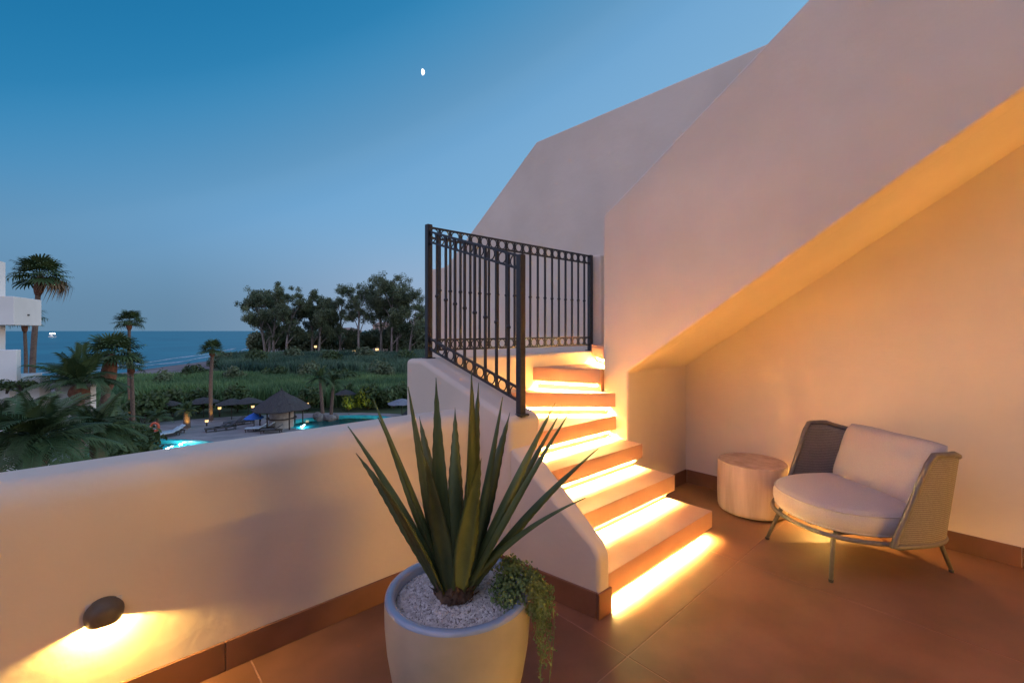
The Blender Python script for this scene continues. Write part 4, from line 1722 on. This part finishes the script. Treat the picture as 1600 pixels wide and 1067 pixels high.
# ------------------------------------------------------------------ gum trees on the point
def gum(top_px, top_py, base_px, d, width, label, seed, leafy=1.0, lean=0.0, forks=5, low=0.45):
    r_ = random.Random(seed)
    base = base_of(base_px, d, 0.4)
    H = EYE + (517 - top_py) / 711.1 * d - base.z
    dx = (top_px - base_px) / 711.1 * d
    root = empty('gum_tree', base)
    tag(root, label, 'tree', 'gum trees on the point')
    bm = bmesh.new()
    t0 = RIGHT * dx * 0.55 + Vector((0, 0, H * 0.66))
    tr = spline([(0, 0, -0.5), RIGHT * dx * 0.12 + FWD * r_.uniform(-1, 1) + Vector((0, 0, H * 0.3)), t0], 10)
    tube(bm, tr, [0.50 - 0.030 * i for i in range(11)], 7)
    tips = []
    for k in range(forks):
        u = low + (1 - low) * (k / max(1, forks - 1)) * 0.98
        s = tr[min(10, int(u * 10))]
        a = k * 2.4 + r_.uniform(-0.5, 0.5)
        sp = width * r_.uniform(0.25, 0.5)
        e = s + RIGHT * math.cos(a) * sp + FWD * math.sin(a) * sp + RIGHT * dx * 0.35 + Vector((0, 0, H * r_.uniform(0.14, 0.30)))
        e.z = min(e.z, H * 0.95)
        m_ = s.lerp(e, 0.5) + Vector((0, 0, H * 0.02)) + rv() * 0.3
        limb = spline([s, m_, e], 6)
        tube(bm, limb, [0.22 - 0.026 * i for i in range(7)], 5)
        tips.append(e)
        for q in range(3):
            e2 = e + Vector((r_.uniform(-1, 1), r_.uniform(-1, 1), r_.uniform(0.0, 0.9))) * width * 0.24
            tube(bm, [limb[4], e2], [0.08, 0.03], 4)
            tips.append(e2)
    tips.append(RIGHT * dx + Vector((0, 0, H * 0.93)))
    tube(bm, [tr[-1], tr[-1].lerp(tips[-1], 0.5) + rv() * 0.2, tips[-1]], [0.18, 0.1, 0.03], 5)
    from_bm('trunk', bm, M_bark, root, True)
    vs, fs = [], []
    for e in tips:
        for q in range(5):
            c = e + Vector((r_.gauss(0, 0.8), r_.gauss(0, 0.8), r_.gauss(-0.3, 0.8))) * width * 0.11
            rr = width * r_.uniform(0.08, 0.15)
            leaf_cloud(vs, fs, c, (rr, rr, rr * 0.95), int(125 * leafy), 0.26, r_, 1.2, 0.15)
    from_vf('crown', vs, fs, M_gum, root)


GUMS = [
    (392, 450, 416, 150, 10, 'leftmost gum tree leaning out over the sea', 1, 0.8, 6, 0.35),
    (412, 450, 420, 156, 10, 'second gum tree from the sea', 2, 1.0, 6, 0.35),
    (436, 438, 428, 150, 10, 'gum tree with the tall narrow peak near the left end', 3, 1.1, 7, 0.35),
    (464, 456, 448, 146, 10, 'gum tree with the slanting pale trunk', 4, 1.1, 6, 0.4),
    (490, 456, 487, 152, 10, 'gum tree fourth from the left with a straight trunk', 5, 1.1, 6, 0.4),
    (508, 462, 497, 148, 9, 'gum tree in the middle with the palest straight trunk', 6, 1.0, 6, 0.4),
    (535, 446, 532, 158, 11, 'dense gum tree left of the gap', 7, 1.0, 7, 0.3),
    (562, 440, 561, 150, 9, 'airy gum tree at the gap with a thin trunk', 8, 0.55, 5, 0.55),
    (592, 432, 596, 156, 12, 'gum tree with the widest rounded top', 9, 0.85, 7, 0.5),
    (614, 430, 612, 148, 11, 'tallest gum tree right of the gap', 10, 1.0, 8, 0.35),
    (638, 434, 620, 152, 12, 'rightmost tall gum tree beside the railing post', 11, 0.8, 7, 0.4),
    (652, 470, 640, 146, 9, 'low airy gum tree at the right end of the group', 12, 0.6, 5, 0.4),
]
for tx, ty, bx, d, wd, lb, sd_, lf_, fk, low in GUMS:
    gum(tx, ty, bx, d, wd, lb, sd_, lf_, 0, fk, low)

# dark undergrowth, hedges and far houses behind the gum trees
for i, (px, d, rx, rz, lb) in enumerate((
        (405, 162, 5, 8.5, 'dark undergrowth at the sea end of the gum trees'), (440, 170, 8, 9.5, 'dark undergrowth behind the slanting gum trunk'),
        (480, 172, 9, 10.5, 'dark undergrowth behind the straight gum trunks'), (522, 170, 8, 10, 'dark undergrowth left of the gap in the gum trees'),
        (555, 165, 7, 8.0, 'rounded dark hedge in the gap of the gum trees'), (582, 168, 8, 9.5, 'rounded dark hedge below the widest gum tree'),
        (622, 165, 9, 12.5, 'dark undergrowth below the tallest gum tree'), (655, 150, 9, 13.5, 'dark trees at the right end behind the railing post'), (695, 150, 11, 14.5, 'dark trees seen through the railing'))):
    shrub('undergrowth', base_of(px, d, 0.3), rx, rz, lb, M_gum, 3400, 0.62, 90 + i, 'bushes')


def far_house(px, py_top, d, w, h, roof, wallmat, label, seed):
    c = PX(px, py_top, d)
    root = empty('far_house', (c.x, c.y, GZ), -YAW + 0.3)
    tag(root, label, 'house')
    z1 = c.z - GZ
    boxo('wall', -w / 2, w / 2, -w / 2, w / 2, 0, z1 - roof, wallmat, root)
    bm = bmesh.new()
    v = [bm.verts.new(p) for p in ((-w * .56, -w * .56, z1 - roof), (w * .56, -w * .56, z1 - roof), (w * .56, w * .56, z1 - roof), (-w * .56, w * .56, z1 - roof), (-w * .2, 0, z1), (w * .2, 0, z1))]
    for f in ((0, 1, 5, 4), (1, 2, 5), (2, 3, 4, 5), (3, 0, 4), (3, 2, 1, 0)):
        bm.faces.new([v[i] for i in f])
    from_bm('roof', bm, M_rooftile, root)
    for k in range(3):
        x = -w * 0.32 + k * w * 0.32
        wd = boxo('window', x - 0.5, x + 0.5, -w / 2 - 0.04, -w / 2 + 0.03, z1 - roof - 2.4, z1 - roof - 1.0, M_darkwood, root)


M_rooftile = pmat('roof_tile', (0.22, 0.13, 0.10), (0.30, 0.19, 0.15), scale=1, rough=0.9)
far_house(542, 512, 200, 12, 10, 1.6, M_plaster_far, 'low white house with a hipped roof behind the gum trees', 1)
far_house(598, 503, 215, 9, 12, 1.8, pmat('pink_render', (0.42, 0.30, 0.27), (0.48, 0.35, 0.31), scale=1, rough=0.9), 'pinkish tower house right of the gap in the gum trees', 2)

# ------------------------------------------------------------------ gazebo, parasols, loungers
gz_d = 47.0
gb = empty('thatched_gazebo', base_of(440, gz_d), -YAW)
tag(gb, 'round thatched gazebo with a pointed dark roof by the pool', 'gazebo')
bm = bmesh.new()
rng = random.Random(4)
SEG = 44
for (r0, z0, r1, z1) in ((2.75, 2.05, 1.75, 2.78), (1.95, 2.62, 1.05, 3.25), (1.2, 3.12, 0.12, 3.86)):
    A, Bq = [], []
    for k in range(SEG):
        a = 2 * PI * k / SEG
        j = 1 + rng.uniform(-0.035, 0.035)
        A.append(bm.verts.new((r0 * j * math.cos(a), r0 * j * math.sin(a), z0 + rng.uniform(-0.08, 0.05))))
        Bq.append(bm.verts.new((r1 * math.cos(a), r1 * math.sin(a), z1 + rng.uniform(-0.02, 0.02))))
    for k in range(SEG):
        bm.faces.new((A[k], A[(k + 1) % SEG], Bq[(k + 1) % SEG], Bq[k]))
rf = from_bm('thatch_roof', bm, M_thatch, gb)
m = rf.modifiers.new('thick', 'SOLIDIFY')
m.thickness = 0.10
tubeo('finial', [(0, 0, 3.75), (0, 0, 4.15)], [0.10, 0.03], M_thatch, rf, 6)
for k in range(6):
    a = k * PI / 3 + 0.3
    tubeo('post', [(2.0 * math.cos(a), 2.0 * math.sin(a), 0.1), (2.0 * math.cos(a), 2.0 * math.sin(a), 2.25)], 0.07, M_darkwood, gb, 8)
bm = bmesh.new()
lathe(bm, [(1.15, 0.1), (1.15, 1.95), (1.0, 1.95), (1.0, 0.1)], 20)
from_bm('bar_wall', bm, M_bar, gb)
bm = bmesh.new()
lathe(bm, [(1.0, 1.02), (1.45, 1.02), (1.45, 1.08), (1.0, 1.08)], 20)
from_bm('bar_counter', bm, M_darkwood, gb)


def parasol(px, d, r, h, mat, label, grp):
    root = empty('parasol', base_of(px, d, 0.1), -YAW)
    tag(root, label, 'parasol', grp)
    r_ = random.Random(px)
    bm = bmesh.new()
    n = 20
    A = [bm.verts.new((r * math.cos(2 * PI * k / n) * r_.uniform(0.96, 1.04), r * math.sin(2 * PI * k / n) * r_.uniform(0.96, 1.04), h - 0.55 + r_.uniform(-0.05, 0.05))) for k in range(n)]
    Bq = [bm.verts.new((r * .5 * math.cos(2 * PI * k / n), r * .5 * math.sin(2 * PI * k / n), h - 0.22)) for k in range(n)]
    t = bm.verts.new((0, 0, h))
    for k in range(n):
        bm.faces.new((A[k], A[(k + 1) % n], Bq[(k + 1) % n], Bq[k]))
        bm.faces.new((Bq[k], Bq[(k + 1) % n], t))
    o = from_bm('canopy', bm, mat, root)
    m = o.modifiers.new('thick', 'SOLIDIFY')
    m.thickness = 0.05
    tubeo('pole', [(0, 0, 0), (0, 0, h - 0.05)], 0.04, M_darkwood, root, 6)


parasol(258, 50, 1.5, 2.35, M_thatch, 'thatched parasol nearest the beach', 'thatched parasols')
parasol(318, 52, 1.6, 2.35, M_thatch, 'thatched parasol left of the slender lone palm', 'thatched parasols')
parasol(362, 51, 1.6, 2.35, M_thatch, 'thatched parasol right of the slender lone palm', 'thatched parasols')
parasol(388, 51.5, 1.6, 2.4, M_thatch, 'thatched parasol touching the gazebo roof', 'thatched parasols')
parasol(397, 46.5, 0.95, 1.55, M_blue, 'bright blue low parasol left of the gazebo', None)
parasol(540, 57.5, 1.3, 2.5, M_thatch, 'thatched parasol above the yellow lit shrub', 'thatched parasols')
parasol(628, 52, 1.6, 2.2, M_greycanvas, 'pale parasol at the right end of the pool beside the parapet', None)


def lounger(px, d, rz, mat, label):
    root = empty('sun_lounger', base_of(px, d, 0.1), rz)
    tag(root, label, 'sun lounger', 'sun loungers by the pools')
    boxo('frame', -0.95, 0.95, -0.33, 0.33, 0.26, 0.32, M_darkwood, root)
    boxo('mattress', -0.95, 0.35, -0.31, 0.31, 0.321, 0.41, mat, root, 0.02)
    bm = bmesh.new()
    prism(bm, [(0.36, 0.33), (0.98, 0.72), (0.95, 0.80), (0.36, 0.42)], 'y', -0.31, 0.31)
    from_bm('backrest', bm, mat, root)
    for x in (-0.85, 0.85):
        for y in (-0.28, 0.28):
            boxo('leg', x - 0.03, x + 0.03, y - 0.03, y + 0.03, 0.0, 0.26, M_darkwood, root)


M_grey = pmat('grey_mattress', (0.05, 0.055, 0.06), (0.08, 0.085, 0.09), scale=5, rough=0.9)
for px, d, rz, mt, lb in ((262, 42.6, 0.3, M_towel, 'white lounger beside the red life ring'), (270, 43.6, 0.35, M_towel, 'white lounger farther from the red life ring'),
                          (338, 45, 0.0, M_grey, 'dark lounger below the slender lone palm'), (352, 45.5, 0.05, M_grey, 'second dark lounger right of the slender palm'), (366, 48, 0.1, M_grey, 'dark lounger farther back on the paving'),
                          (380, 48.3, 0.1, M_grey, 'dark lounger next to the blue parasol'), (400, 44.8, -0.6, M_towel, 'lounger with a pale towel under the blue parasol'), (412, 45.4, -0.6, M_towel, 'lounger with a pale towel before the gazebo'),
                          (424, 44.2, -0.6, M_grey, 'dark lounger in front of the gazebo'), (627, 51.0, 0.2, M_grey, 'dark lounger under the pale parasol at the right')):
    lounger(px, d, rz, mt, lb)

# life ring on its post
lr = empty('life_ring_stand', base_of(242, 42), -YAW)
tag(lr, 'red life ring hanging on a post beside the left pool', 'life ring')
tubeo('post', [(0, 0.08, 0), (0, 0.08, 1.6)], 0.04, M_white, lr, 6)
tubeo('ring', [(0.36 * math.cos(2 * PI * k / 20), 0, 1.15 + 0.36 * math.sin(2 * PI * k / 20)) for k in range(20)], 0.10, M_orange, lr, 8, True)

# rocky island with the two palms
isl = empty('rock_island', base_of(508, 51.5))
tag(isl, 'little rocky island with dark pots at the pool edge under two palms', 'rocks')
rng = random.Random(6)
for k in range(9):
    bm = bmesh.new()
    bmesh.ops.create_icosphere(bm, subdivisions=2, radius=1)
    sx, sy_, sz = rng.uniform(0.3, 0.6), rng.uniform(0.3, 0.6), rng.uniform(0.25, 0.55)
    for v in bm.verts:
        f = 1 + rng.uniform(-0.12, 0.12)
        v.co = Vector((v.co.x * sx * f, v.co.y * sy_ * f, v.co.z * sz * f))
    o = from_bm('rock', bm, M_rock, isl)
    o.location = RIGHT * rng.uniform(-1.2, 1.2) + FWD * rng.uniform(-0.8, 0.8) + Vector((0, 0, 0.25))

# ------------------------------------------------------------------ white apartment building at the left edge
AB = R(28.9)
e1 = W(-math.sin(AB), math.cos(AB), 0)      # runs away from us along its right-hand side
e2 = W(math.cos(AB), math.sin(AB), 0)
ab = empty('apartment_building', W((22 - 800) / 711.1 * 24, 24, 0), math.atan2(e2.y, e2.x))   # local x = e2, local y = e1
tag(ab, 'white apartment building with boxy balconies at the left edge', 'building')


def zat(py, d=24):
    return EYE + (517 - py) / 711.1 * d


boxo('wall', -14, -1.05, 0.9, 2.1, GZ, 5.2, M_plaster_far, ab)
b1 = boxo('balcony', -14, 0, 0, 3.44, zat(508), zat(463), M_plaster_far, ab, 0.03)
boxo('drain_spout', 0.0005, 0.05, 1.55, 1.72, zat(492), zat(489.5), M_grey, b1)
b2 = boxo('balcony', -14, 0.30, -0.6, -0.1, zat(597), zat(546), M_plaster_far, ab, 0.03)
boxo('floor_slab', -14, 0.10, -0.1, 3.2, zat(600), zat(590), M_plaster_far, ab, 0.03)
bm = bmesh.new()
box(bm, -14, -1.06, 0.86, 0.895, zat(540), zat(512))
from_bm('window', bm, M_grey, ab)
gw = empty('garden_wall', W((50 - 800) / 711.1 * 25, 25, GZ), -YAW)
tag(gw, 'stepped white garden walls below the apartment building', 'wall')


def gbox(name, px0, px1, py0, py1, d, th, mat=M_plaster_far):
    o_ = W((50 - 800) / 711.1 * 25, 25, GZ)
    x0 = (px0 - 50) / 711.1 * d
    x1 = (px1 - 50) / 711.1 * d
    return boxo(name, x0, x1, d - 25, d - 25 + th, zat(py1, d) - GZ, zat(py0, d) - GZ, mat, gw, 0.04)


gbox('wall_section', -60, 46, 610, 760, 24, 0.4)
gbox('pillar', 46, 74, 590, 760, 24.6, 0.6)
gbox('wall_section', 74, 130, 603, 700, 25.4, 0.35)
gbox('pillar', 78, 100, 584, 602, 25.6, 0.5)
gbox('niche', 80, 91, 590, 598, 25.55, 0.04, M_darkwood)  # flat panel; the opening's shade is put in as dark colour
gbox('wall_section', 100, 131, 596, 603, 25.5, 0.3)
gbox('pillar', 60, 80, 668, 760, 20, 0.5)
gbox('wall_section', 80, 140, 690, 760, 21, 0.4)
gbox('wall_section', -20, 52, 700, 780, 16, 0.4)
for i, (px, d, z, lb) in enumerate(((10, 23.5, 604, 'trimmed green hedge on the white terrace under the balconies'), (34, 23.6, 604, 'trimmed green hedge at the end of the white terrace'), (118, 26.2, 598, 'small green bush on top of the stepped garden wall'))):
    p = PX(px, z + 8, d)
    shrub('hedge', p, 0.75, 0.62, lb, None, 700, 0.07, 120 + i)
